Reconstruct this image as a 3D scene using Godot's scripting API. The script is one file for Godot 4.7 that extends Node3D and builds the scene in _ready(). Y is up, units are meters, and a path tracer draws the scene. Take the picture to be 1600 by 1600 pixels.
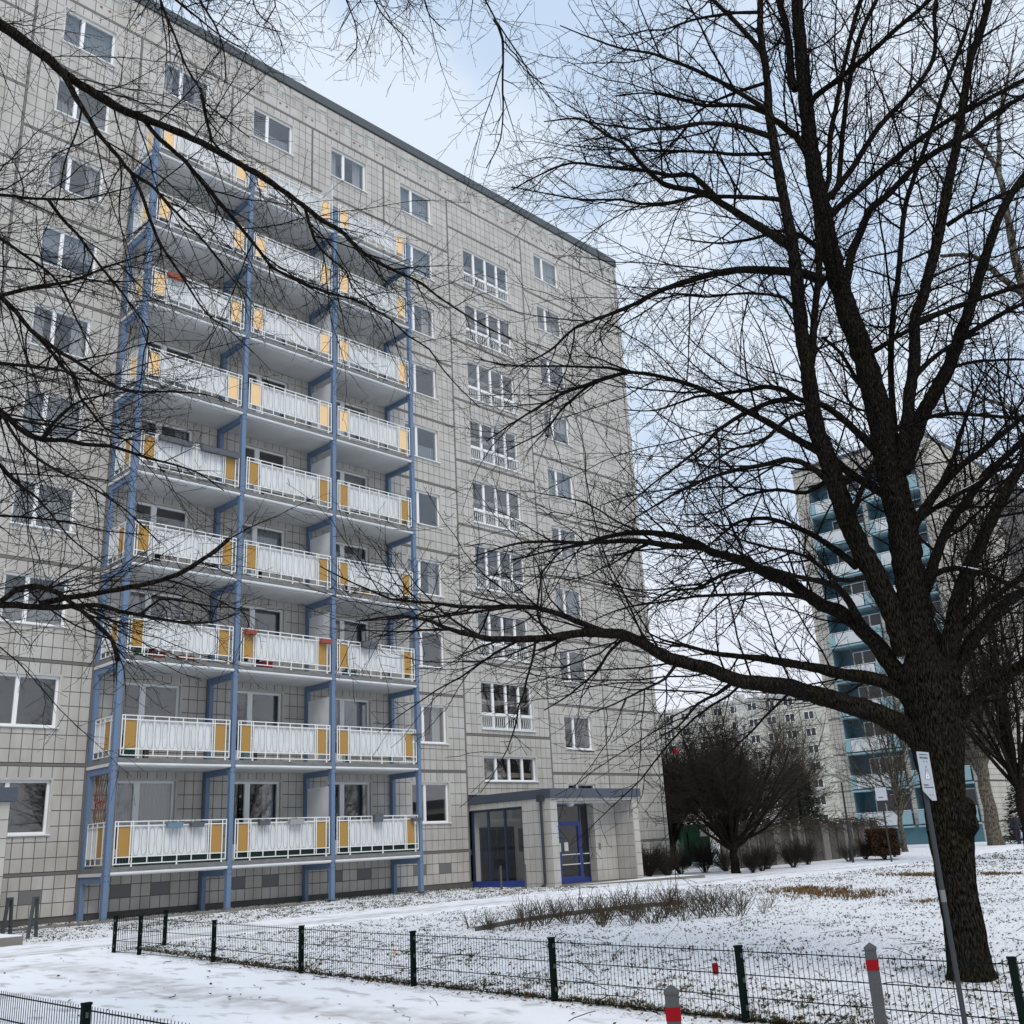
extends Node3D
# Snowy courtyard before a ten storey slab block. World: the facade is the plane z = 0, x runs along it, y is up, metres.

const FOCAL := 1588.6          # of the photograph, in its pixels (1600 x 1600)
const EYE := Vector3(0.0, 1.554, 28.796)
const F0 := 1.5                # level of the lowest flats
const ST := 2.8                # storey height
var cam_basis := Basis()
var used := {}
var cache := {}
var rng := RandomNumberGenerator.new()
var lump := FastNoiseLite.new()
var M := {}

func _ready():
	# ---- camera, sky, light, exposure
	var cam := Camera3D.new()
	cam.name = "camera"
	cam.fov = 53.46
	cam.near = 0.1
	cam.far = 1500.0
	cam.rotation_degrees = Vector3(18.19, -46.12, -3.09)
	cam.position = EYE
	add_child(cam)
	cam.current = true
	cam_basis = cam.transform.basis
	var env := Environment.new()
	env.background_mode = Environment.BG_SKY
	var sky := Sky.new()
	var pano := PanoramaSkyMaterial.new()
	pano.panorama = sky_picture()
	sky.sky_material = pano
	env.sky = sky
	env.background_energy_multiplier = 1.0
	env.tonemap_mode = Environment.TONE_MAPPER_LINEAR
	env.tonemap_exposure = 1.16
	env.sdfgi_enabled = true
	env.ssao_enabled = true
	env.ssil_enabled = true
	var we := WorldEnvironment.new()
	we.name = "world_environment"
	we.environment = env
	add_child(we)
	var sun := DirectionalLight3D.new()
	sun.name = "sun"
	sun.light_energy = 0.5
	sun.light_angular_distance = 30.0
	sun.light_color = Color(1.0, 0.97, 0.93)
	sun.shadow_enabled = true
	sun.look_at_from_position(Vector3(-14, 34, 26), Vector3.ZERO, Vector3.UP)
	add_child(sun)

	rng.seed = 71
	lump.seed = 5
	lump.frequency = 1.0
	lump.fractal_octaves = 3
	make_materials()
	# ---- setting
	make_ground()
	# ---- buildings
	make_main_building()
	make_far_buildings()
	# ---- trees and plants
	make_traced_trees()
	make_background_plants()
	make_shrubs()
	# ---- things
	make_fences()
	make_street_things()
	make_background_things()
	make_ground_litter()
	make_balcony_things()

# ---------------------------------------------------------------- helpers
func gh(x: float, z: float) -> float:          # height of the ground
	var t := clampf((20.0 - z) / 20.0, 0.0, 1.0)
	t = t * t * (3.0 - 2.0 * t)
	var along := lerpf(1.0, 0.2, clampf((x - 24.0) / 13.0, 0.0, 1.0))
	return 0.26 * t * along + 0.12 * clampf((x - 40.0) / 20.0, 0.0, 1.0)

func px(u: float, v: float, dist: float) -> Vector3:   # the point that far from the camera, measured on the ground, towards a pixel
	var d := cam_basis * Vector3((u - 800.0) / FOCAL, -(v - 800.0) / FOCAL, -1.0)
	return EYE + d * (dist / Vector2(d.x, d.z).length())

func ground_px(u: float, v: float, y: float) -> Vector3:
	var d := cam_basis * Vector3((u - 800.0) / FOCAL, -(v - 800.0) / FOCAL, -1.0)
	return EYE + d * ((y - EYE.y) / d.y)

func screen(p: Vector3) -> Vector3:
	var q := cam_basis.inverse() * (p - EYE)
	if q.z > -0.05:
		return Vector3(-1e6, -1e6, -1)
	return Vector3(800.0 + FOCAL * q.x / -q.z, 800.0 - FOCAL * q.y / -q.z, -q.z)

func numbered(called: String) -> String:
	if not used.has(called):
		used[called] = 0
		return called
	used[called] += 1
	return "%s_%03d" % [called, used[called]]

func thing(called: String, label: String, category: String, at := Vector3.ZERO, turn := 0.0, group := "") -> Node3D:
	var o := Node3D.new()
	o.name = numbered(called)
	add_child(o)
	o.position = at
	o.rotation.y = turn
	tag(o, label, category, group)
	return o

func tag(o: Node, label: String, category: String, group := ""):
	o.set_meta("label", label)
	o.set_meta("category", category)
	if group != "":
		o.set_meta("group", group)

func copy_of(src: Node3D, at: Vector3, turn := 0.0, label := "") -> Node3D:
	var base: String = String(src.name).split("_0")[0]
	var o: Node3D = src.duplicate()
	o.name = numbered(base)
	add_child(o)
	o.position = at
	o.rotation.y = turn
	if label != "":
		o.set_meta("label", label)
	return o

func part(called: String, mesh: Mesh, parent: Node, at := Vector3.ZERO) -> MeshInstance3D:
	var o := MeshInstance3D.new()
	o.name = called
	o.mesh = mesh
	parent.add_child(o, true)
	o.position = at
	return o

func struct(called: String, mesh: Mesh) -> MeshInstance3D:
	var o := part(numbered(called), mesh, self)
	o.set_meta("kind", "structure")
	return o

class MB:                      # collects faces for one mesh
	var v := PackedVector3Array()
	var n := PackedVector3Array()
	var c := PackedColorArray()
	var ix := PackedInt32Array()
	var col := Color(1, 1, 1)
	func quad(a: Vector3, b: Vector3, cc: Vector3, d: Vector3):      # clockwise seen from the front
		var nn := (cc - a).cross(b - a).normalized()
		var s := v.size()
		v.append(a); v.append(b); v.append(cc); v.append(d)
		for i in 4:
			n.append(nn)
			c.append(col)
		ix.append(s); ix.append(s + 1); ix.append(s + 2)
		ix.append(s); ix.append(s + 2); ix.append(s + 3)
	func tri(a: Vector3, b: Vector3, cc: Vector3):
		var nn := (cc - a).cross(b - a).normalized()
		var s := v.size()
		v.append(a); v.append(b); v.append(cc)
		for i in 3:
			n.append(nn)
			c.append(col)
		ix.append(s); ix.append(s + 1); ix.append(s + 2)
	func box(p: Vector3, q: Vector3, back := true):                  # p smallest corner, q largest
		quad(Vector3(p.x, q.y, q.z), Vector3(q.x, q.y, q.z), Vector3(q.x, p.y, q.z), Vector3(p.x, p.y, q.z))
		if back:
			quad(Vector3(q.x, q.y, p.z), Vector3(p.x, q.y, p.z), Vector3(p.x, p.y, p.z), Vector3(q.x, p.y, p.z))
		quad(Vector3(p.x, q.y, p.z), Vector3(p.x, q.y, q.z), Vector3(p.x, p.y, q.z), Vector3(p.x, p.y, p.z))
		quad(Vector3(q.x, q.y, q.z), Vector3(q.x, q.y, p.z), Vector3(q.x, p.y, p.z), Vector3(q.x, p.y, q.z))
		quad(Vector3(p.x, q.y, p.z), Vector3(q.x, q.y, p.z), Vector3(q.x, q.y, q.z), Vector3(p.x, q.y, q.z))
		quad(Vector3(p.x, p.y, q.z), Vector3(q.x, p.y, q.z), Vector3(q.x, p.y, p.z), Vector3(p.x, p.y, p.z))
	func obox(t: Transform3D, size: Vector3):
		var s := v.size()
		box(-size * 0.5, size * 0.5)
		for i in range(s, v.size()):
			v[i] = t * v[i]
			n[i] = (t.basis * n[i]).normalized()
	func bevel(p: Vector3, q: Vector3, b: float):                    # plate facing +z with a bevelled rim
		var f := [Vector3(p.x + b, q.y - b, q.z), Vector3(q.x - b, q.y - b, q.z), Vector3(q.x - b, p.y + b, q.z), Vector3(p.x + b, p.y + b, q.z)]
		var k := [Vector3(p.x, q.y, p.z), Vector3(q.x, q.y, p.z), Vector3(q.x, p.y, p.z), Vector3(p.x, p.y, p.z)]
		quad(f[0], f[1], f[2], f[3])
		quad(k[0], k[1], f[1], f[0])
		quad(k[1], k[2], f[2], f[1])
		quad(k[2], k[3], f[3], f[2])
		quad(k[3], k[0], f[0], f[3])
	func bar(a: Vector3, b: Vector3, w: float, h: float):            # square bar from a to b
		var d := b - a
		var up := Vector3.UP if absf(d.normalized().y) < 0.95 else Vector3.RIGHT
		var z := d.normalized()
		var x := up.cross(z).normalized()
		var y := z.cross(x)
		obox(Transform3D(Basis(x, y, z), (a + b) * 0.5), Vector3(w, h, d.length()))
	func tube(p: PackedVector3Array, r: PackedFloat32Array, sides: int, capped := false):
		var m := p.size()
		if m < 2:
			return
		var s := v.size()
		var t := (p[1] - p[0]).normalized()
		var x := t.cross(Vector3.UP if absf(t.y) < 0.9 else Vector3.RIGHT).normalized()
		for i in m:
			if i > 0:
				var e := p[mini(i + 1, m - 1)] - p[i - 1]
				if e.length_squared() > 1e-12:
					t = e.normalized()
				x = (x - t * x.dot(t)).normalized()
			var y := t.cross(x)
			for k in sides:
				var a := TAU * k / sides
				var o := x * cos(a) + y * sin(a)
				v.append(p[i] + o * r[i])
				n.append(o)
				c.append(col)
		for i in m - 1:
			for k in sides:
				var a := s + i * sides + k
				var b := s + i * sides + (k + 1) % sides
				ix.append(a); ix.append(a + sides); ix.append(b)
				ix.append(b); ix.append(a + sides); ix.append(b + sides)
		if capped:
			for e in [0, m - 1]:
				var s2 := v.size()
				var tt := (p[0] - p[1]).normalized() if e == 0 else (p[m - 1] - p[m - 2]).normalized()
				v.append(p[e]); n.append(tt); c.append(col)
				for k in sides:
					v.append(v[s + e * sides + k]); n.append(tt); c.append(col)
				for k in sides:
					ix.append(s2); ix.append(s2 + 1 + (k if e == 0 else (k + 1) % sides)); ix.append(s2 + 1 + ((k + 1) % sides if e == 0 else k))
	func line(a: Vector3, b: Vector3, r: float, sides := 6, capped := true):
		tube(PackedVector3Array([a, b]), PackedFloat32Array([r, r]), sides, capped)
	func mesh(m: Material) -> ArrayMesh:
		var arr := []
		arr.resize(Mesh.ARRAY_MAX)
		arr[Mesh.ARRAY_VERTEX] = v
		arr[Mesh.ARRAY_NORMAL] = n
		arr[Mesh.ARRAY_COLOR] = c
		arr[Mesh.ARRAY_INDEX] = ix
		var am := ArrayMesh.new()
		am.add_surface_from_arrays(Mesh.PRIMITIVE_TRIANGLES, arr)
		am.surface_set_material(0, m)
		return am

func box_mesh(p: Vector3, q: Vector3, m: Material) -> ArrayMesh:
	var b := MB.new()
	b.box(p, q)
	return b.mesh(m)

# ---------------------------------------------------------------- materials
func lin(r: float, g: float, b: float) -> Color:        # real-world base colour -> what albedo_color wants
	return Color(r, g, b).linear_to_srgb()

func mat(c: Color, rough := 0.85, tex: Texture2D = null, scale := Vector3.ONE, vertex := false) -> StandardMaterial3D:
	var m := StandardMaterial3D.new()
	m.albedo_color = c
	m.roughness = rough
	m.vertex_color_use_as_albedo = vertex
	if tex:
		m.albedo_texture = tex
		m.uv1_triplanar = true
		m.uv1_world_triplanar = true
		m.uv1_scale = scale
	return m

func ntex(sd: int, freq: float, size: int, ca: Color, cb: Color, lo: float, hi: float, oct := 4, gain := 0.5) -> ImageTexture:
	var n := FastNoiseLite.new()
	n.seed = sd
	n.frequency = freq
	n.noise_type = FastNoiseLite.TYPE_SIMPLEX_SMOOTH
	n.fractal_octaves = oct
	n.fractal_gain = gain
	var src := n.get_seamless_image(size, size)
	var out := Image.create(size, size, false, Image.FORMAT_RGB8)
	for y in size:
		for x in size:
			var t := smoothstep(lo, hi, src.get_pixel(x, y).r)
			out.set_pixel(x, y, ca.lerp(cb, t))
	return ImageTexture.create_from_image(out)

func sky_picture() -> ImageTexture:            # a thin overcast with a few bluer gaps, the same all round
	var w := 1024
	var h := 512
	var n := FastNoiseLite.new()
	n.seed = 19
	n.frequency = 0.75
	n.fractal_octaves = 5
	var img := Image.create(w, h, false, Image.FORMAT_RGBF)
	var white := Color(0.665, 0.745, 0.85)
	var blue := Color(0.50, 0.62, 0.79)
	var rim := Color(0.78, 0.80, 0.86)
	for y in h:
		var el := (0.5 - (y + 0.5) / h) * PI
		for x in w:
			var az := (x + 0.5) / w * TAU
			var d := Vector3(sin(az) * cos(el), sin(el), cos(az) * cos(el))
			var c := rim
			if d.y > 0.0:
				var q := d / (d.y + 0.28)
				var k := n.get_noise_3d(q.x * 2.9 + 1.7, 0.0, q.z * 3.4)
				c = white.lerp(blue, smoothstep(-0.20, 0.22, k))
				c = rim.lerp(c, smoothstep(0.0, 0.42, d.y))
			img.set_pixel(x, y, c)
	return ImageTexture.create_from_image(img)

func make_materials():
	var grime := ntex(3, 0.010, 512, Color(0.93, 0.925, 0.915), Color(1, 1, 1), 0.2, 0.75, 5)
	var clean := ntex(6, 0.008, 256, Color(0.955, 0.955, 0.95), Color(1, 1, 1), 0.2, 0.75, 4)
	var speck := ntex(4, 0.09, 512, Color(0.90, 0.90, 0.90), Color(1, 1, 1), 0.2, 0.7, 4)
	M.tile = mat(lin(0.465, 0.452, 0.428), 0.6, grime, Vector3(0.22, 0.09, 0.22), true)
	M.joint = mat(lin(0.075, 0.07, 0.065), 0.95)
	M.band = mat(lin(0.17, 0.16, 0.15), 0.9, speck, Vector3(0.6, 0.6, 0.6))
	M.plaster = mat(lin(0.55, 0.54, 0.51), 0.85, clean, Vector3(0.3, 0.3, 0.3))
	M.plinth = mat(lin(0.10, 0.095, 0.09), 0.95, grime, Vector3(0.5, 0.5, 0.5))
	M.vent = mat(lin(0.15, 0.15, 0.15), 0.7)
	M.frame = mat(lin(0.78, 0.79, 0.79), 0.35)
	M.sill = mat(lin(0.72, 0.73, 0.73), 0.4)
	M.room = mat(lin(0.24, 0.225, 0.20), 0.95)
	M.doorleaf = mat(lin(0.025, 0.028, 0.032), 0.3)
	M.curtain = mat(lin(0.34, 0.35, 0.35), 0.95)
	M.net = mat(lin(0.22, 0.25, 0.26), 0.95)
	M.shutter = mat(lin(0.20, 0.22, 0.235), 0.7)
	var g := mat(Color(0.10, 0.13, 0.15, 0.03), 0.015)
	g.transparency = BaseMaterial3D.TRANSPARENCY_ALPHA
	g.metallic_specular = 0.9
	M.glass = g
	M.blue = mat(lin(0.13, 0.20, 0.315), 0.6, speck, Vector3(1, 0.4, 1))
	M.slab = mat(lin(0.17, 0.175, 0.175), 0.85, grime, Vector3(0.7, 0.7, 0.7))
	M.white = mat(lin(0.66, 0.68, 0.69), 0.6, clean, Vector3(0.5, 0.5, 0.5))
	M.soffit = mat(lin(0.60, 0.61, 0.61), 0.85, clean, Vector3(0.25, 0.25, 0.25))
	M.rail = mat(lin(0.72, 0.73, 0.72), 0.4)
	M.loop = mat(lin(0.36, 0.38, 0.39), 0.5)
	M.mustard = mat(lin(0.36, 0.205, 0.045), 0.5)
	M.peach = mat(lin(0.80, 0.54, 0.27), 0.5)
	M.roofing = mat(lin(0.075, 0.088, 0.095), 0.6, speck, Vector3(0.5, 0.5, 0.5))
	M.fascia = mat(lin(0.065, 0.08, 0.105), 0.5, speck, Vector3(0.4, 0.4, 0.4))
	M.doorblue = mat(lin(0.014, 0.036, 0.20), 0.4)
	M.darkblue = mat(lin(0.02, 0.03, 0.07), 0.4)
	M.zinc = mat(lin(0.048, 0.052, 0.057), 0.7)
	M.steel = mat(lin(0.085, 0.09, 0.092), 0.75, speck, Vector3(2, 2, 2))
	M.steel.metallic = 0.1
	M.red = mat(lin(0.22, 0.005, 0.009), 0.6)
	M.red.metallic_specular = 0.2
	M.sticker = mat(lin(0.65, 0.66, 0.68), 0.5)
	M.green = mat(lin(0.0045, 0.0105, 0.009), 0.7)
	M.green.metallic_specular = 0.3
	M.wallslab = mat(lin(0.085, 0.077, 0.065), 0.95, speck, Vector3(0.6, 0.3, 0.6))
	M.concrete = mat(lin(0.20, 0.19, 0.17), 0.95, speck, Vector3(0.8, 0.8, 0.8))
	M.ornament = mat(lin(0.26, 0.29, 0.28), 0.7)
	M.ochre = mat(lin(0.20, 0.10, 0.085), 0.7)
	M.paper = mat(lin(0.6, 0.6, 0.57), 0.9)
	# snow: two noises, one of them dirt of its own outline
	var relief := ntex(11, 0.02, 512, Color.BLACK, Color.WHITE, 0.15, 0.85, 5)
	M.lawn = mat(lin(0.80, 0.82, 0.86), 0.8, ntex(12, 0.055, 1024, Color(0.46, 0.43, 0.38), Color(1, 1, 1), 0.21, 0.40, 4, 0.65), Vector3(0.33, 0.33, 0.33))
	M.lawn.heightmap_enabled = true
	M.lawn.heightmap_texture = relief
	M.lawn.heightmap_scale = 1.6
	M.path = mat(lin(0.82, 0.84, 0.88), 0.75, ntex(13, 0.02, 1024, Color(0.74, 0.73, 0.72), Color(1, 1, 1), 0.16, 0.46, 5, 0.6), Vector3(0.04, 0.2, 0.22), true)
	M.path.heightmap_enabled = true
	M.path.heightmap_texture = relief
	M.path.heightmap_scale = 0.8
	M.track = mat(lin(0.82, 0.84, 0.88), 0.75, ntex(14, 0.02, 1024, Color(0.80, 0.79, 0.78), Color(1, 1, 1), 0.14, 0.42, 5, 0.55), Vector3(0.12, 0.2, 0.05), true)
	M.track.heightmap_enabled = true
	M.track.heightmap_texture = relief
	M.track.heightmap_scale = 0.8
	M.snow = mat(lin(0.82, 0.84, 0.88), 0.8)
	# bark
	var ridges := ntex(21, 0.05, 512, Color.BLACK, Color.WHITE, 0.3, 0.7, 3)
	M.bark = mat(lin(0.040, 0.036, 0.030), 0.95, ntex(22, 0.045, 512, Color(0.36, 0.34, 0.32), Color(1, 1, 1), 0.32, 0.62, 4), Vector3(2.2, 0.45, 2.2), true)
	M.bark.heightmap_enabled = true
	M.bark.heightmap_texture = ridges
	M.bark.heightmap_scale = 3.0
	M.twig = mat(lin(0.011, 0.009, 0.009), 0.9)
	M.palebark = mat(lin(0.15, 0.135, 0.11), 0.95, ntex(23, 0.05, 256, Color(0.5, 0.48, 0.45), Color(1, 1, 1), 0.3, 0.6, 4), Vector3(1.0, 0.3, 1.0))
	M.redtwig = mat(lin(0.030, 0.025, 0.022), 0.9)
	M.greytwig = mat(lin(0.065, 0.055, 0.043), 0.9)
	M.olivetwig = mat(lin(0.066, 0.053, 0.035), 0.9)
	M.needle = mat(lin(0.018, 0.026, 0.016), 0.9)
	M.blade = mat(Color(1, 1, 1), 0.9, null, Vector3.ONE, true)
	M.leafbrown = mat(lin(0.065, 0.036, 0.022), 0.9)
	for k in ["bark", "twig", "palebark", "redtwig", "greytwig", "olivetwig", "needle", "blade", "leafbrown", "green", "steel", "zinc"]:
		M[k].metallic_specular = 0.12       # rough, dull surfaces
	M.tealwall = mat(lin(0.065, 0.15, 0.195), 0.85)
	M.teal = mat(lin(0.24, 0.38, 0.42), 0.8)
	M.fartile = mat(lin(0.46, 0.44, 0.39), 0.8, grime, Vector3(0.1, 0.1, 0.1))
	M.farwall = mat(lin(0.50, 0.49, 0.43), 0.85, grime, Vector3(0.06, 0.06, 0.06))
	M.pane = mat(lin(0.03, 0.033, 0.035), 0.08)
	M.hutgreen = mat(lin(0.012, 0.085, 0.035), 0.5)

# ---------------------------------------------------------------- ground
func make_ground():
	var xs := PackedFloat32Array()
	var zs := PackedFloat32Array()
	for a in [-420.0, -220.0, -110.0, -60.0, -30.0, -15.0, -8.0]:
		xs.append(a)
	var x := -4.0
	while x < 52.0:
		xs.append(x)
		x += 0.22
	for a in [53.0, 56.0, 60.0, 66.0, 75.0, 90.0, 120.0, 180.0, 260.0, 420.0, 700.0]:
		xs.append(a)
	for a in [-420.0, -220.0, -110.0, -60.0, -30.0, -14.0, -6.0, -2.0]:
		zs.append(a)
	var z := 0.0
	while z < 31.0:
		zs.append(z)
		z += 0.2
	for a in [32.0, 36.0, 45.0, 60.0, 90.0, 150.0, 300.0, 420.0]:
		zs.append(a)
	struct("ground", sheet(xs, zs, 0.0, 0.016, M.lawn))
	for line in [[-20, 1497, 80, 1487, 180, 1477, 300, 1462, 440, 1447, 560, 1433, 700, 1417, 800, 1408], [-20, 1560, 90, 1552, 220, 1548, 330, 1556, 480, 1576, 640, 1592, 760, 1602], [-20, 1520, 60, 1508, 120, 1512, 200, 1530, 300, 1549], [1060, 1384, 1200, 1366, 1400, 1349, 1600, 1333]]:
		var tr := PackedVector2Array()
		for i in line.size() / 2:
			var p := ground_px(line[2 * i], line[2 * i + 1], 0.12)
			for q in 3:
				p = ground_px(line[2 * i], line[2 * i + 1], gh(p.x, p.z) + 0.015)
			tr.append(Vector2(p.x, p.z))
		treads.append(tr)
	# the swept way along the house, and the wide way between the two fences
	var b := MB.new()
	strip(b, -12.0, 84.0, 0.16, 26, false)
	struct("path", smooth_normals(b, M.path))
	b = MB.new()
	strip(b, 8.9, 33.0, 0.10, 70, true)
	struct("path", smooth_normals(b, M.track))

func ground_lump(x: float, z: float) -> float:
	return lump.get_noise_2d(x * 1.1, z * 1.1) * 0.7 + lump.get_noise_2d(x * 4.0, z * 4.0 + 50.0) * 0.3

func sheet(xs: PackedFloat32Array, zs: PackedFloat32Array, up: float, rough: float, m: Material) -> ArrayMesh:
	var b := MB.new()
	var nx := xs.size()
	for j in zs.size():
		for i in nx:
			var X := xs[i]
			var Z := zs[j]
			var e := 0.05
			var inside: bool = X > -6.0 and X < 52.5 and Z > -1.0 and Z < 31.5
			var k := rough if inside else 0.0
			var y := gh(X, Z) + up + k * ground_lump(X, Z)
			var dx := (gh(X + e, Z) + k * ground_lump(X + e, Z)) - (gh(X, Z) + k * ground_lump(X, Z))
			var dz := (gh(X, Z + e) + k * ground_lump(X, Z + e)) - (gh(X, Z) + k * ground_lump(X, Z))
			b.v.append(Vector3(X, y, Z))
			b.n.append(Vector3(-dx / e, 1.0, -dz / e).normalized())
			b.c.append(Color.WHITE)
	for j in zs.size() - 1:
		for i in nx - 1:
			var a := j * nx + i
			b.ix.append(a); b.ix.append(a + 1); b.ix.append(a + nx)
			b.ix.append(a + 1); b.ix.append(a + nx + 1); b.ix.append(a + nx)
	return b.mesh(m)

func fence_x(z: float) -> float:               # where the long fence stands
	return 8.3 + (23.3 - z) * (0.09 if z > 18.3 else 0.072)

# where feet and wheels have worn the snow down to grey slush
var treads := []

func strip(b: MB, from: float, to: float, step: float, cuts: int, across: bool):
	var t := from
	var rows := 0
	while t <= to:
		var lo: float
		var hi: float
		var wob := lump.get_noise_2d(t * 0.8, 7.0) * 0.35 + lump.get_noise_2d(t * 3.0, 3.0) * 0.14
		var wob2 := lump.get_noise_2d(t * 0.8, 27.0) * 0.35 + lump.get_noise_2d(t * 3.0, 33.0) * 0.14
		if across:
			lo = 4.05 + wob - 11.0 * smoothstep(12.0, 9.0, t)
			hi = fence_x(t) - 0.25 + wob2
		else:
			lo = 6.6 + wob * 0.8
			hi = 9.3 + wob2 * 0.8
		for k in cuts + 1:
			var s := lerpf(lo, hi, float(k) / cuts)
			var X := s if across else t
			var Z := t if across else s
			var y := gh(X, Z) + (0.016 if across else 0.021) + 0.005 * ground_lump(X * 0.9 + 40.0, Z * 0.9)
			var worn := 0.0
			for tr in treads:
				for i in tr.size() - 1:
					var a: Vector2 = tr[i]
					var c: Vector2 = tr[i + 1]
					var f := clampf((Vector2(X, Z) - a).dot(c - a) / (c - a).length_squared(), 0.0, 1.0)
					worn = maxf(worn, smoothstep(0.55, 0.1, Vector2(X, Z).distance_to(a.lerp(c, f))))
			worn *= clampf(0.55 + 0.9 * lump.get_noise_2d(X * 2.2, Z * 2.2 + 90.0), 0.0, 1.0)
			y -= 0.008 * worn - 0.006 * lump.get_noise_2d(X * 6.0, Z * 6.0)
			if k == 0 or k == cuts:
				y -= 0.045
			b.col = Color(1, 1, 1).lerp(Color(0.62, 0.60, 0.57), worn)
			b.v.append(Vector3(X, y, Z))
			b.n.append(Vector3.UP)
			b.c.append(b.col)
		t += step
		rows += 1
	for j in rows - 1:
		for i in cuts:
			var a := j * (cuts + 1) + i
			var e := a + 1 if across else a + cuts + 1
			var f := a + cuts + 1 if across else a + 1
			b.ix.append(a); b.ix.append(e); b.ix.append(f)
			b.ix.append(e); b.ix.append(a + cuts + 2); b.ix.append(f)

# ---------------------------------------------------------------- the block of flats
var tiles := []                # [x0, x1, y0, y1] of every facade tile
var wall_skin: MB
var holes := []

func cell(x0: float, x1: float, y0: float, y1: float, with_tile := true):
	var ya := y0
	var yb := y1
	var above := -1.0
	for h in holes:
		if x1 > h[0] + 0.02 and x0 < h[1] - 0.02 and yb > h[2] + 0.005 and ya < h[3] - 0.005:
			if ya >= h[2] - 0.005 and yb <= h[3] + 0.005:
				return
			if ya < h[2] and yb > h[3]:
				above = h[3]
				yb = h[2]
			elif ya < h[2]:
				yb = h[2]
			else:
				ya = h[3]
	if above > 0.0:
		cell(x0, x1, above, y1, with_tile)
	if yb - ya < 0.02:
		return
	wall_skin.quad(Vector3(x0, yb, -0.014), Vector3(x1, yb, -0.014), Vector3(x1, ya, -0.014), Vector3(x0, ya, -0.014))
	if with_tile and yb - ya > 0.05:
		tiles.append([x0, x1, ya, yb])

func bay(x0: float, w: float, cols: int, base: float, first: int, last: int, lo: float, hi: float):
	# rows of tiles between the bands; base is the level of band 0
	var cw := (w - 0.07) / cols
	for k in range(first, last + 1):
		var f := base + ST * k
		var ys := [0.045, 0.4, 0.8, 1.2, 1.6, 2.0, 2.4, 2.755]
		for r in 7:
			var ya: float = maxf(f + ys[r], lo)
			var yb: float = minf(f + ys[r + 1], hi)
			if yb - ya < 0.04:
				continue
			for c in cols:
				cell(x0 + 0.035 + cw * c, x0 + 0.035 + cw * (c + 1), ya, yb)

func tile_tone(x := 0.0, y := 0.0) -> Color:
	var t := rng.randf_range(0.965, 1.035)
	if y > 0.0:                 # every panel was cast from its own batch
		t *= 1.0 + 0.022 * sin(floorf(x / 3.6 + 0.57) * 12.9 + floorf((y - F0) / ST) * 78.2)
	if rng.randf() < 0.04:
		t *= rng.randf_range(0.88, 0.95)
	return Color(t, t * rng.randf_range(0.985, 1.005), t * rng.randf_range(0.965, 1.0))

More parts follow.
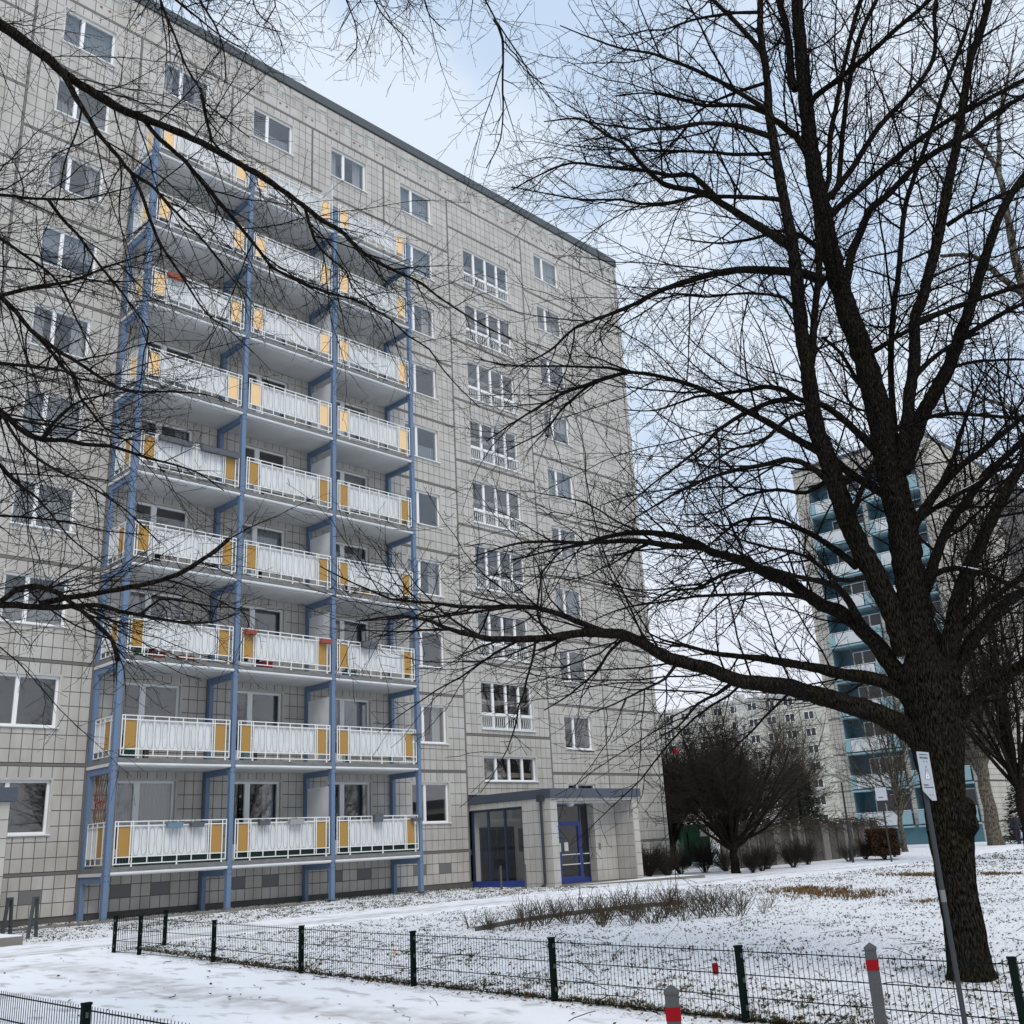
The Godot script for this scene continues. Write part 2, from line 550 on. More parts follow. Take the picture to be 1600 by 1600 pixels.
func make_main_building():
	var b := thing("apartment_building", "long grey tiled ten storey block of flats with blue balcony frame", "building")
	wall_skin = MB.new()
	var rooms := [8.75, 12.35, 15.95, 19.55, 23.15, 31.5]
	var stairs := [4.0, 26.75]
	# openings
	for j in rooms:
		for k in 10:
			var f := F0 + ST * k
			var with_door: bool = j > 12.0 and j < 20.0 and k < 9
			if with_door:
				holes.append([j + 0.9, j + 1.56, f + 0.1, f + 2.4])
				holes.append([j + 1.56, j + 2.7, f + 0.9, f + 2.4])
			else:
				holes.append([j + 0.92, j + 2.68, f + 1.0, f + 2.4])
	for j in stairs:
		for k in range(1, 9):
			holes.append([j + 0.91, j + 3.81, 2.89 + ST * k + 0.25, 2.89 + ST * k + 2.1])
		holes.append([j + 0.91, j + 3.81, 3.97, 4.9])
	# tiles, bands and joints
	for j in rooms:
		bay(j, 3.6, 12, F0, 0, 9, 0.0, 100.0)
	bay(35.1, 3.6, 12, F0, 0, 9, 0.0, 100.0)
	bay(38.7, 0.29, 1, F0, 0, 9, 0.0, 100.0)
	for j in stairs:
		bay(j, 4.75, 16, 2.89, 0, 9, 3.45, 29.455)
	for j in [8.75, 12.35, 15.95, 19.55, 23.15, 31.5, 35.1]:
		for r in 3:
			for c in 12:
				cell(j + 0.035 + 0.294 * c, j + 0.035 + 0.294 * (c + 1), 0.42 + 0.345 * r, 0.42 + 0.345 * (r + 1), not vent_at(j, c, r))
	cell(38.735, 38.98, 0.42, 0.94)
	cell(38.735, 38.98, 0.94, 1.455)
	for c in 58:
		for r in 3:
			cell(4.0 + 0.603 * c, 4.0 + 0.603 * (c + 1), 29.545 + 0.45 * r, 29.545 + 0.45 * (r + 1))
	part("wall", wall_skin.mesh(M.joint), b)
	var bands := MB.new()
	var joints := [4.0, 8.75, 12.35, 15.95, 19.55, 23.15, 26.75, 31.5, 35.1, 38.7]
	var wide := [4.75, 3.6, 3.6, 3.6, 3.6, 3.6, 4.75, 3.6, 3.6, 0.28]
	for i in joints.size():
		var j: float = joints[i]
		var st: bool = stairs.has(j)
		for k in 11:
			var f := (2.89 if st else F0) + ST * k
			if f < 29.0:
				part("band", shared_box(Vector3(wide[i] - 0.07, 0.074, 0.02), M.band), b, Vector3(j + wide[i] / 2, f, -0.014))
		part("joint_strip", shared_box(Vector3(0.066, 29.05, 0.02), M.band), b, Vector3(j, 14.975, -0.015))
	part("band", shared_box(Vector3(34.98, 0.074, 0.02), M.band), b, Vector3(21.49, 29.5, -0.014))
	# the tiles: the 300 that show largest one by one, the others as one field
	var order := []
	for i in tiles.size():
		var t: Array = tiles[i]
		var p := Vector3((t[0] + t[1]) / 2, (t[2] + t[3]) / 2, 0)
		var s := screen(p)
		var seen: bool = s.x > 2 and s.x < 1598 and s.y > 2 and s.y < 1598
		if t[0] > 12.5 and t[0] < 19.0 and fposmod(t[2] - F0 - 0.1, ST) < 1.0 and t[2] > F0:
			seen = false
		var a: float = (t[1] - t[0]) * (t[3] - t[2]) * EYE.distance_to(Vector3(p.x, p.y, 0)) ** -3.0
		order.append([a if seen else a * 0.0001, i])
	order.sort_custom(func(p, q): return p[0] > q[0])
	var field := MB.new()
	for rank in order.size():
		var t: Array = tiles[order[rank][1]]
		var w: float = t[1] - t[0] - 0.015
		var h: float = t[3] - t[2] - 0.015
		if rank < 300:
			var key := "tile %d %d %d" % [roundi(w * 500), roundi(h * 500), rng.randi() % 6]
			if not cache.has(key):
				var m := MB.new()
				m.col = tile_tone()
				m.bevel(Vector3(-w / 2, -h / 2, -0.014), Vector3(w / 2, h / 2, 0.0), 0.006)
				cache[key] = m.mesh(M.tile)
			part("tile", cache[key], b, Vector3((t[0] + t[1]) / 2, (t[2] + t[3]) / 2, rng.randf_range(-0.001, 0.001)))
		else:
			field.col = tile_tone(t[0], t[2])
			field.bevel(Vector3(t[0] + 0.0075, t[2] + 0.0075, -0.014), Vector3(t[1] - 0.0075, t[3] - 0.0075, 0.0), 0.006)
	part("tile_field", field.mesh(M.tile), b).set_meta("kind", "stuff")
	for j in [8.75, 12.35, 15.95, 19.55, 23.15]:
		for c in [3, 7]:
			if vent_at(j, c, 1):
				part("vent_cover", shared_box(Vector3(0.575, 0.335, 0.02), M.vent), b, Vector3(j + 0.035 + 0.294 * (c + 1), 0.94, -0.014))
	# body behind the skin, plinth, roof edge
	part("plinth", box_mesh(Vector3(4.0, -0.6, -0.6), Vector3(38.95, 0.42, -0.03), M.plinth), b)
	# rooms: back wall, floors and party walls
	part("core", box_mesh(Vector3(4.0, 0.0, -12.0), Vector3(38.94, 30.8, -5.0), M.room), b)
	for k in 11:
		part("floor_slab", box_mesh(Vector3(4.0, F0 + ST * k - 0.17, -5.0), Vector3(38.94, F0 + ST * k + 0.02, -0.31), M.room), b)
	for j in joints:
		part("party_wall", box_mesh(Vector3(j - 0.08, 0.5, -5.0), Vector3(j + 0.08, 30.8, -0.31), M.room), b)
	part("inner_lining", lining().mesh(M.room), b)
	part("gable_wall", box_mesh(Vector3(38.945, 0.0, -12.0), Vector3(38.975, 31.0, -0.016), M.plaster), b)
	part("gable_wall", box_mesh(Vector3(3.9, 0.0, -12.0), Vector3(3.99, 31.0, -0.016), M.plaster), b)
	part("roof", box_mesh(Vector3(3.9, 30.85, -12.1), Vector3(39.02, 31.0, 0.0), M.roofing), b)
	var trim := MB.new()
	for i in 18:
		trim.box(Vector3(3.9 + 1.95 * i, 30.9, -0.35), Vector3(3.9 + 1.95 * (i + 1) - 0.006, 31.3, 0.06))
	part("roof_edge", trim.mesh(M.roofing), b)
	make_frieze(b)
	# windows
	for j in rooms:
		for k in 10:
			var f := F0 + ST * k
			if j > 12.0 and j < 20.0 and k < 9:
				balcony_window(b, j + 0.9, f)
			else:
				room_window(b, j + 0.92, f + 1.0, k, j)
	for j in stairs:
		for k in range(1, 9):
			stair_window(b, j + 0.91, 2.89 + ST * k + 0.25, 1.85)
		stair_window(b, j + 0.91, 3.97, 0.93)
	make_porch(b, 0.0)
	make_porch(b, -22.75)
	make_balconies(b)

func lining() -> MB:           # the inside face of the front wall, with its openings
	var m := MB.new()
	for q in wall_skin.v.size() / 4:
		var a := wall_skin.v[q * 4]
		var c := wall_skin.v[q * 4 + 2]
		m.quad(Vector3(c.x, a.y, -0.29), Vector3(a.x, a.y, -0.29), Vector3(a.x, c.y, -0.29), Vector3(c.x, c.y, -0.29))
	return m

func vent_at(j: float, c: int, r: int) -> bool:
	if r != 1 or j > 24.0:
		return false
	if j < 9.0:
		return c == 7 or c == 8
	return c == 3 or c == 4 or c == 7 or c == 8

func shared_box(size: Vector3, m: Material) -> ArrayMesh:
	var key := "box %s %d" % [size, m.get_instance_id()]
	if not cache.has(key):
		cache[key] = box_mesh(-size / 2, size / 2, m)
	return cache[key]

func make_frieze(b: Node3D):
	var o := MB.new()
	var d := MB.new()
	var x := 4.2
	while x < 38.4:
		for l in 3:              # three lines side by side, stepping up and down
			var e := 0.055 * l
			var y0 := 29.98 + e * 0.5
			var pts := [[0.0 + e, y0], [0.0 + e, y0 + 0.62 - e], [0.46 - e, y0 + 0.62 - e], [0.46 - e, y0 + 0.16 + e], [0.74 - e * 0.4, y0 + 0.16 + e], [0.74 - e * 0.4, y0 + 0.42], [1.2 - e, y0 + 0.42]]
			for i in pts.size() - 1:
				var p := Vector3(x + pts[i][0], pts[i][1], 0.001)
				var q := Vector3(x + pts[i + 1][0], pts[i + 1][1], 0.001)
				o.box(Vector3(minf(p.x, q.x) - 0.009, minf(p.y, q.y) - 0.009, -0.002), Vector3(maxf(p.x, q.x) + 0.009, maxf(p.y, q.y) + 0.009, 0.004 + 0.0005 * (i % 2) + 0.001 * l))
		for s in [0.62, 0.92]:
			d.tube(PackedVector3Array([Vector3(x + s, 29.86, -0.002), Vector3(x + s, 29.86, 0.006)]), PackedFloat32Array([0.055, 0.055]), 10, true)
		x += 1.2
	part("meander_ornament", o.mesh(M.ornament), b).set_meta("kind", "stuff")
	part("dot_ornament", d.mesh(M.ochre), b).set_meta("kind", "stuff")

func frame_mesh(key: String, w: float, h: float, posts: Array, rails: Array, t: float) -> ArrayMesh:
	if cache.has(key):
		return cache[key]
	var m := MB.new()
	m.box(Vector3(0, 0, -0.17), Vector3(w, t, -0.10))
	m.box(Vector3(0, h - t, -0.17), Vector3(w, h, -0.10))
	m.box(Vector3(0, t, -0.17), Vector3(t, h - t, -0.10))
	m.box(Vector3(w - t, t, -0.17), Vector3(w, h - t, -0.10))
	for p in posts:
		m.box(Vector3(p - 0.055, t, -0.168), Vector3(p + 0.055, h - t, -0.095))
	for r in rails:
		m.box(Vector3(t, r - 0.03, -0.166), Vector3(w - t, r + 0.03, -0.098))
	cache[key] = m.mesh(M.frame)
	return cache[key]

func reveal_mesh(w: float, h: float) -> ArrayMesh:
	var key := "reveal %.3f %.3f" % [w, h]
	if not cache.has(key):
		var m := MB.new()
		m.box(Vector3(-0.06, -0.06, -0.30), Vector3(0.0, h + 0.06, -0.001))
		m.box(Vector3(w, -0.06, -0.30), Vector3(w + 0.06, h + 0.06, -0.001))
		m.box(Vector3(0, h, -0.30), Vector3(w, h + 0.06, -0.001))
		m.box(Vector3(0, -0.06, -0.30), Vector3(w, -0.001, -0.001))
		cache[key] = m.mesh(M.plaster)
	return cache[key]

func pane_mesh(w: float, h: float) -> ArrayMesh:
	var key := "pane %.3f %.3f" % [w, h]
	if not cache.has(key):
		var m := MB.new()
		for z in [-0.126, -0.130, -0.146, -0.150]:          # double glazing: two sheets with two faces each
			m.quad(Vector3(0, h, z), Vector3(w, h, z), Vector3(w, 0, z), Vector3(0, 0, z))
		cache[key] = m.mesh(M.glass)
	return cache[key]

func drape(w: float, h: float, waves: float, m: Material) -> ArrayMesh:
	var key := "drape %.2f %.2f %.1f %d" % [w, h, waves, m.get_instance_id()]
	if not cache.has(key):
		var b := MB.new()
		var n := int(w * 40)
		for i in n:
			var a := float(i) / n * w
			var e := float(i + 1) / n * w
			b.quad(Vector3(a, h, -0.34 + 0.03 * sin(a * waves)), Vector3(e, h, -0.34 + 0.03 * sin(e * waves)), Vector3(e, 0, -0.34 + 0.03 * sin(e * waves)), Vector3(a, 0, -0.34 + 0.03 * sin(a * waves)))
		cache[key] = b.mesh(m)
	return cache[key]

func window_node(b: Node3D, x: float, y: float) -> Node3D:
	var o := Node3D.new()
	o.name = "window"
	b.add_child(o, true)
	o.position = Vector3(x, y, 0)
	return o

func furnish(o: Node3D, w: float, h: float, base: float):
	var r := rng.randf()
	if o.position.y < 8.0 and rng.randf() < 0.7:
		r = 1.0
	if r < 0.30:
		part("curtain", drape(0.42, h - base, 42.0, M.curtain), o, Vector3(0.05, base, 0))
		part("curtain", drape(0.42, h - base, 42.0, M.curtain), o, Vector3(w - 0.47, base, 0))
	elif r < 0.52:
		part("curtain", drape(w, h - base, 50.0, M.net), o, Vector3(0, base, 0))
	elif r < 0.64:
		part("curtain", drape(w, (h - base) * 0.5, 60.0, M.net), o, Vector3(0, base, 0))
	elif r < 0.78:
		part("blind", shared_box(Vector3(w, (h - base) * 0.55, 0.01), M.shutter), o, Vector3(w / 2, h - (h - base) * 0.275, -0.25))

func room_window(b: Node3D, x: float, y: float, k: int, j: float):
	var o := window_node(b, x, y)
	part("reveal", reveal_mesh(1.76, 1.4), o)
	part("frame", frame_mesh("room", 1.76, 1.4, [0.66], [], 0.07), o)
	part("pane", pane_mesh(0.54, 1.26), o, Vector3(0.07, 0.07, 0))
	part("pane", pane_mesh(0.98, 1.26), o, Vector3(0.71, 0.07, 0))
	part("sill", shared_box(Vector3(1.86, 0.035, 0.17), M.sill), o, Vector3(0.88, -0.015, -0.03))
	furnish(o, 1.76, 1.4, 0.0)

func balcony_window(b: Node3D, x: float, f: float):
	var o := window_node(b, x, f + 0.1)
	var key := "balcony frame"
	if not cache.has(key):
		var m := MB.new()
		m.box(Vector3(0, 0, -0.17), Vector3(0.07, 2.3, -0.10))
		m.box(Vector3(0.56, 0, -0.168), Vector3(0.74, 2.23, -0.095))
		m.box(Vector3(1.73, 0.8, -0.17), Vector3(1.8, 2.3, -0.10))
		m.box(Vector3(0.07, 2.23, -0.17), Vector3(1.73, 2.3, -0.10))
		m.box(Vector3(0.74, 0.8, -0.17), Vector3(1.73, 0.87, -0.10))
		m.box(Vector3(0.07, 0, -0.17), Vector3(0.56, 0.45, -0.10))
		cache[key] = m.mesh(M.frame)
		m = MB.new()
		m.box(Vector3(-0.06, -0.1, -0.30), Vector3(0, 2.36, -0.001))
		m.box(Vector3(1.8, 0.74, -0.30), Vector3(1.86, 2.36, -0.001))
		m.box(Vector3(0, 2.3, -0.30), Vector3(1.8, 2.36, -0.001))
		m.box(Vector3(0.66, 0.74, -0.30), Vector3(1.8, 0.799, -0.001))
		m.box(Vector3(0.66, -0.1, -0.30), Vector3(0.72, 0.74, -0.016))
		cache["balcony reveal"] = m.mesh(M.plaster)
	part("reveal", cache["balcony reveal"], o)
	part("frame", cache[key], o)
	part("pane", pane_mesh(0.49, 1.78), o, Vector3(0.07, 0.45, 0))
	part("pane", pane_mesh(0.99, 1.36), o, Vector3(0.74, 0.87, 0))
	part("sill", shared_box(Vector3(1.16, 0.035, 0.17), M.sill), o, Vector3(1.24, 0.79, -0.03))
	furnish(o, 1.8, 2.3, 0.2)

func stair_window(b: Node3D, x: float, y: float, h: float):
	var o := window_node(b, x, y)
	var w := 2.9
	part("reveal", reveal_mesh(w, h), o)
	var posts := [0.72, 1.45, 2.18]
	part("frame", frame_mesh("stair %.2f" % h, w, h, posts, [], 0.06), o)
	for i in 4:
		part("pane", pane_mesh(0.62, h - 0.12), o, Vector3(0.06 + 0.73 * i + (0.0 if i == 0 else -0.01), 0.06, 0))
	part("sill", shared_box(Vector3(3.0, 0.04, 0.18), M.sill), o, Vector3(1.45, -0.018, -0.03))
	if h > 1.5:
		if not cache.has("stair rail"):
			var r := MB.new()
			r.box(Vector3(0.0, 0.52, -0.075), Vector3(0.655, 0.64, -0.055))
			r.box(Vector3(0.0, 0.05, -0.075), Vector3(0.655, 0.075, -0.055))
			for i in 6:
				r.tube(oval(Vector3(0.055 + 0.109 * i, 0.30, -0.065), 0.047, 0.215), filled(0.009, 17), 4)
			cache["stair rail"] = r.mesh(M.rail)
		for i in 4:
			part("guard_rail", cache["stair rail"], o, Vector3(0.05 + 0.73 * i, 0, 0))

func filled(v: float, n: int) -> PackedFloat32Array:
	var a := PackedFloat32Array()
	a.resize(n)
	a.fill(v)
	return a

func oval(c: Vector3, rx: float, ry: float) -> PackedVector3Array:
	var p := PackedVector3Array()
	for i in 17:
		var a := TAU * i / 16.0
		var sx := signf(cos(a)) * pow(absf(cos(a)), 0.7)
		p.append(c + Vector3(sx * rx, sin(a) * ry, 0))
	return p

# ---------------------------------------------------------------- porch
func wall_tiles(p: Node3D, at: Vector3, turn: float, w: float, y0: float, y1: float, cols: int):
	var t := 0.4
	var y := y1
	while y > y0 + 0.05:
		var yb := maxf(y - t, y0)
		for c in cols:
			var cw := w / cols
			var key := "ptile %.3f %.3f %d" % [cw, y - yb, rng.randi() % 4]
			if not cache.has(key):
				var m := MB.new()
				m.col = tile_tone()
				m.bevel(Vector3(-cw / 2 + 0.006, -(y - yb) / 2 + 0.006, 0.0), Vector3(cw / 2 - 0.006, (y - yb) / 2 - 0.006, 0.012), 0.005)
				cache[key] = m.mesh(M.tile)
			var bs := Basis(Vector3.UP, turn)
			var o := part("tile", cache[key], p, at + bs * Vector3(cw * (c + 0.5), 0, 0) + Vector3(0, (y + yb) / 2, 0))
			o.rotation.y = turn
		y = yb

func make_porch(b: Node3D, off: float):
	var p := Node3D.new()
	p.name = "entrance_porch"
	b.add_child(p, true)
	p.position = Vector3(off, 0, 0)
	var q := -PI / 2
	# walls
	var w := MB.new()
	w.box(Vector3(26.82, -0.3, 2.70), Vector3(27.18, 3.1, 4.05))
	w.box(Vector3(26.82, 2.88, -0.01), Vector3(27.0, 3.1, 2.70))
	w.box(Vector3(26.82, -0.3, -0.01), Vector3(27.0, 0.21, 2.70))
	w.box(Vector3(27.18, 2.97, 3.86), Vector3(31.35, 3.1, 4.05))
	w.box(Vector3(31.35, -0.3, 0.0), Vector3(31.7, 3.1, 4.05))
	w.box(Vector3(30.10, -0.3, 0.0), Vector3(31.35, 2.97, 3.18))
	part("wall", w.mesh(M.joint), p)
	wall_tiles(p, Vector3(26.82, 0, 2.70), q, 1.35, 0.1, 3.1, 5)
	wall_tiles(p, Vector3(26.82, 0, 0.0), q, 2.70, 2.88, 3.1, 9)
	wall_tiles(p, Vector3(26.82, 0, 4.05), 0.0, 0.36, 0.1, 3.1, 1)
	wall_tiles(p, Vector3(27.18, 0, 4.05), 0.0, 4.17, 2.97, 3.1, 14)
	wall_tiles(p, Vector3(31.35, 0, 4.05), 0.0, 0.35, 0.1, 3.1, 1)
	wall_tiles(p, Vector3(31.35, 0, 3.192), q, 0.86, 0.2, 2.97, 3)
	wall_tiles(p, Vector3(30.112, 0, 3.18), 0.0, 1.23, 0.2, 2.97, 4)
	wall_tiles(p, Vector3(30.10, 0, 2.88), q, 0.30, 0.2, 2.97, 1)
	# roof with its dark fascia
	var f := MB.new()
	f.box(Vector3(26.76, 3.1, 0.0), Vector3(26.80, 3.4, 4.16))
	f.box(Vector3(26.80, 3.1, 4.12), Vector3(31.80, 3.4, 4.16))
	f.box(Vector3(31.76, 3.1, 0.0), Vector3(31.80, 3.4, 4.12))
	part("fascia", f.mesh(M.fascia), p)
	part("roof", box_mesh(Vector3(26.80, 3.102, 0.0), Vector3(31.76, 3.36, 4.12), M.roofing), p)
	part("soffit", box_mesh(Vector3(27.18, 2.93, 2.95), Vector3(31.34, 2.968, 3.86), M.white), p)
	part("soffit", box_mesh(Vector3(27.0, 2.93, 0.0), Vector3(30.10, 2.99, 2.95), M.white), p)
	var l := MB.new()
	l.tube(PackedVector3Array([Vector3(28.6, 2.93, 3.4), Vector3(28.6, 2.86, 3.4), Vector3(28.6, 2.82, 3.4)]), PackedFloat32Array([0.15, 0.15, 0.09]), 16, true)
	part("ceiling_lamp", l.mesh(M.white), p)
	# glazed side
	var g := MB.new()
	for z in [0.02, 0.86, 1.72, 2.62]:
		g.box(Vector3(26.86, 0.30, z), Vector3(26.94, 2.87, z + 0.075))
	g.box(Vector3(26.86, 0.21, 0.02), Vector3(26.94, 0.30, 2.695))
	g.box(Vector3(26.862, 2.80, 0.095), Vector3(26.938, 2.87, 2.62))
	part("window_frame", g.mesh(M.darkblue), p)
	part("base_panel", box_mesh(Vector3(26.835, 0.215, 0.03), Vector3(26.858, 0.42, 2.69), M.doorblue), p)
	for z in [0.095, 0.935, 1.795]:
		var m := MB.new()
		m.quad(Vector3(26.9, 2.8, z), Vector3(26.9, 2.8, z + 0.80), Vector3(26.9, 0.3, z + 0.80), Vector3(26.9, 0.3, z))
		part("pane", m.mesh(M.glass), p)
	# inside: back wall, inner door
	part("inner_wall", box_mesh(Vector3(27.0, 0.15, -0.012), Vector3(30.1, 2.93, 0.018), M.plaster), p)
	var idr := MB.new()
	for x in [27.25, 28.06, 28.14, 28.95]:
		idr.box(Vector3(x, 0.16, 0.018), Vector3(x + 0.08, 2.28, 0.075))
	idr.box(Vector3(27.33, 2.18, 0.018), Vector3(28.95, 2.28, 0.074))
	idr.box(Vector3(27.33, 0.16, 0.018), Vector3(28.95, 0.36, 0.073))
	part("inner_door", idr.mesh(M.darkblue), p)
	part("inner_door_panel", box_mesh(Vector3(27.33, 0.36, 0.019), Vector3(28.95, 2.18, 0.045), M.doorleaf), p)
	part("notice", box_mesh(Vector3(29.3, 1.35, 0.02), Vector3(29.9, 2.2, 0.045), M.vent), p)
	# entrance door, set back
	var z0 := 2.84
	var d := MB.new()
	d.box(Vector3(28.42, 0.2, z0), Vector3(28.52, 2.32, z0 + 0.07))
	d.box(Vector3(29.50, 0.2, z0), Vector3(29.66, 2.32, z0 + 0.07))
	d.box(Vector3(28.52, 2.16, z0 + 0.001), Vector3(29.50, 2.32, z0 + 0.069))
	d.box(Vector3(28.52, 0.2, z0 + 0.001), Vector3(29.50, 0.42, z0 + 0.069))
	d.box(Vector3(29.66, 0.2, z0 + 0.002), Vector3(30.09, 0.36, z0 + 0.068))
	part("door", d.mesh(M.doorblue), p)
	var df := MB.new()
	df.box(Vector3(27.0, 0.2, z0 + 0.003), Vector3(28.42, 2.92, z0 + 0.03))
	df.box(Vector3(28.42, 2.86, z0), Vector3(30.09, 2.92, z0 + 0.06))
	df.box(Vector3(29.64, 2.32, z0 + 0.002), Vector3(29.70, 2.86, z0 + 0.058))
	df.box(Vector3(30.03, 0.36, z0 + 0.002), Vector3(30.09, 2.86, z0 + 0.058))
	part("door_frame", df.mesh(M.darkblue), p)
	for r in [[28.52, 29.50, 0.42, 2.16], [29.66, 30.03, 0.36, 2.86], [28.42, 29.64, 2.32, 2.86]]:
		var m := MB.new()
		m.quad(Vector3(r[0], r[3], z0 + 0.03), Vector3(r[1], r[3], z0 + 0.03), Vector3(r[1], r[2], z0 + 0.03), Vector3(r[0], r[2], z0 + 0.03))
		part("pane", m.mesh(M.glass), p)
	for y in [0.82, 1.16]:
		part("push_bar", box_mesh(Vector3(28.53, y, z0 + 0.072), Vector3(29.49, y + 0.035, z0 + 0.10), M.paper), p)
		part("push_bar", box_mesh(Vector3(29.67, y, z0 + 0.072), Vector3(30.02, y + 0.035, z0 + 0.10), M.paper), p)
	part("notice", box_mesh(Vector3(28.74, 1.30, z0 + 0.034), Vector3(28.95, 1.60, z0 + 0.037), M.paper), p)
	part("notice", box_mesh(Vector3(28.44, 1.28, z0 + 0.072), Vector3(28.51, 1.58, z0 + 0.076), M.paper), p)
	part("intercom", box_mesh(Vector3(30.28, 1.30, 3.194), Vector3(30.37, 1.52, 3.222), M.vent), p)
	# downpipe with hopper
	var dp := MB.new()
	dp.box(Vector3(26.60, 2.98, 3.62), Vector3(26.755, 3.20, 3.86))
	dp.tube(PackedVector3Array([Vector3(26.70, 3.0, 3.74), Vector3(26.70, 0.35, 3.74), Vector3(26.68, 0.25, 3.72), Vector3(26.58, 0.20, 3.66)]), filled(0.05, 4), 10, true)
	part("downpipe", dp.mesh(M.zinc), p)
	# step before the door
	part("step", box_mesh(Vector3(27.0, -0.2, 0.0), Vector3(31.36, 0.19, 4.25), M.concrete), p)
	if off == 0.0:
		var pl := MB.new()
		var a := Vector3(27.25, 0.2, 4.255)
		var c := Vector3(33.6, 0.2, 5.5)
		pl.quad(Vector3(27.25, 0.2, 4.255), Vector3(33.6, 0.2, 4.1), Vector3(33.6, 0.18, 5.45), Vector3(27.25, 0.2, 4.45))
		pl.quad(Vector3(27.25, 0.2, 4.45), Vector3(33.6, 0.18, 5.45), Vector3(33.6, -0.1, 5.45), Vector3(27.25, -0.1, 4.45))
		pl.quad(Vector3(33.6, 0.18, 5.45), Vector3(33.6, 0.2, 4.1), Vector3(33.6, -0.1, 4.1), Vector3(33.6, -0.1, 5.45))
		part("ramp", pl.mesh(M.concrete), p)
		var sn := MB.new()
		sn.quad(Vector3(27.6, 0.206, 4.27), Vector3(33.55, 0.206, 4.12), Vector3(33.55, 0.187, 5.38), Vector3(27.6, 0.206, 4.42))
		part("snow_cover", sn.mesh(M.snow), p)

# ---------------------------------------------------------------- balconies
func make_balconies(b: Node3D):
	var posts := [12.43, 15.99, 19.55, 23.11]
	for i in 4:
		var x: float = posts[i]
		part("front_post", shared_box(Vector3(0.14, 24.95, 0.14), M.blue), b, Vector3(x, 12.375, 1.5))
		part("wall_post", shared_box(Vector3(0.13, 23.75, 0.16), M.blue), b, Vector3(x, 11.775, 0.10))
	for i in 4:
		part("base_plate", shared_box(Vector3(0.26, 0.02, 0.26), M.steel), b, Vector3(posts[i], gh(posts[i], 1.5) + 0.03, 1.5))
	for k in 9:
		var f := F0 + ST * k
		for i in 4:
			part("flange", shared_box(Vector3(0.19, 0.22, 0.012), M.blue), b, Vector3(posts[i], f - 0.2, 1.424))
			for y in [-0.27, -0.13]:
				for x in [-0.05, 0.05]:
					part("bolt", shared_box(Vector3(0.022, 0.022, 0.02), M.steel), b, Vector3(posts[i] + x, f + y, 1.577))
			part("cross_beam", shared_box(Vector3(0.11, 0.17, 1.25), M.blue), b, Vector3(posts[i], f - 0.235, 0.805))
		for i in 3:
			# the five lower storeys have ochre panels, the four upper ones pale apricot: two paints, not two lights
			balcony(b, posts[i], f, i, M.mustard if k < 5 else M.peach)

func balcony(b: Node3D, x: float, f: float, i: int, panel: Material):
	var o := Node3D.new()
	o.name = "balcony"
	b.add_child(o, true)
	o.position = Vector3(x, f, 0)
	var w := 3.56
	var lo := -0.09 if i == 0 else 0.004
	var hi := w + 0.09 if i == 2 else w - 0.004
	part("slab", box_mesh(Vector3(lo, -0.06, 0.015), Vector3(hi, 0.06, 1.41), M.slab), o)
	part("soffit", box_mesh(Vector3(lo, -0.145, 0.016), Vector3(hi, -0.061, 1.40), M.soffit), o)
	var g := MB.new()
	g.box(Vector3(0.075, -0.045, 1.41), Vector3(w - 0.075, 0.075, 1.585))
	part("edge_beam", g.mesh(M.slab), o)
	g = MB.new()
	g.tube(PackedVector3Array([Vector3(0.08, -0.088, 1.55), Vector3(w - 0.08, -0.088, 1.55)]), filled(0.046, 2), 10, true)
	g.box(Vector3(0.08, -0.12, 1.41), Vector3(w - 0.08, -0.05, 1.54))
	part("gutter", g.mesh(M.white), o)
	var z := 1.60
	for y in [0.14, 0.31, 1.10, 1.21]:
		part("rail", shared_box(Vector3(3.29, 0.026, 0.026), M.rail), o, Vector3(1.755, y, z))
	for t in [0.12, 0.20, 0.555, 0.62, 1.05, 1.48, 1.91, 2.34, 2.84, 2.91, 3.27, 3.39]:
		part("baluster", shared_box(Vector3(0.024, 1.09, 0.024), M.rail), o, Vector3(t, 0.675, z + 0.003))
	part("yellow_panel", shared_box(Vector3(0.33, 0.76, 0.012), panel), o, Vector3(0.38, 0.70, z - 0.025))
	part("yellow_panel", shared_box(Vector3(0.33, 0.76, 0.012), panel), o, Vector3(3.09, 0.70, z - 0.025))
	part("white_panel", shared_box(Vector3(2.20, 0.79, 0.012), M.white), o, Vector3(1.73, 0.70, z - 0.05))
	if not cache.has("loops"):
		var m := MB.new()
		for n in 10:
			m.tube(oval(Vector3(0.745 + 0.218 * n, 0.70, 1.575), 0.082, 0.36), filled(0.0055, 17), 4)
		cache["loops"] = m.mesh(M.loop)
	part("wire_loops", cache["loops"], o)
	for t in [0.62, 1.91, 3.27]:
		part("bracket", shared_box(Vector3(0.04, 0.10, 0.03), M.rail), o, Vector3(t, 0.11, 1.60))
	for side in ([0] if i == 0 else ([2] if i == 2 else [])):
		var sx := 0.0 if side == 0 else w
		for y in [0.14, 0.31, 1.10, 1.21]:
			part("side_rail", shared_box(Vector3(0.026, 0.026, 1.18), M.rail), o, Vector3(sx, y, 0.80))
		for t in [0.22, 0.52, 0.80, 1.18, 1.36]:
			part("side_baluster", shared_box(Vector3(0.024, 1.09, 0.024), M.rail), o, Vector3(sx, 0.675, t))
		part("yellow_panel", shared_box(Vector3(0.012, 0.76, 0.34), panel), o, Vector3(sx + (0.02 if side == 0 else -0.02), 0.70, 0.99))
		part("white_panel", shared_box(Vector3(0.012, 0.79, 0.60), M.white), o, Vector3(sx + (0.03 if side == 0 else -0.03), 0.70, 0.50))
	if i == 1:
		part("divider", box_mesh(Vector3(w - 0.035, 0.06, 0.20), Vector3(w - 0.005, 2.16, 1.40), M.white), o)

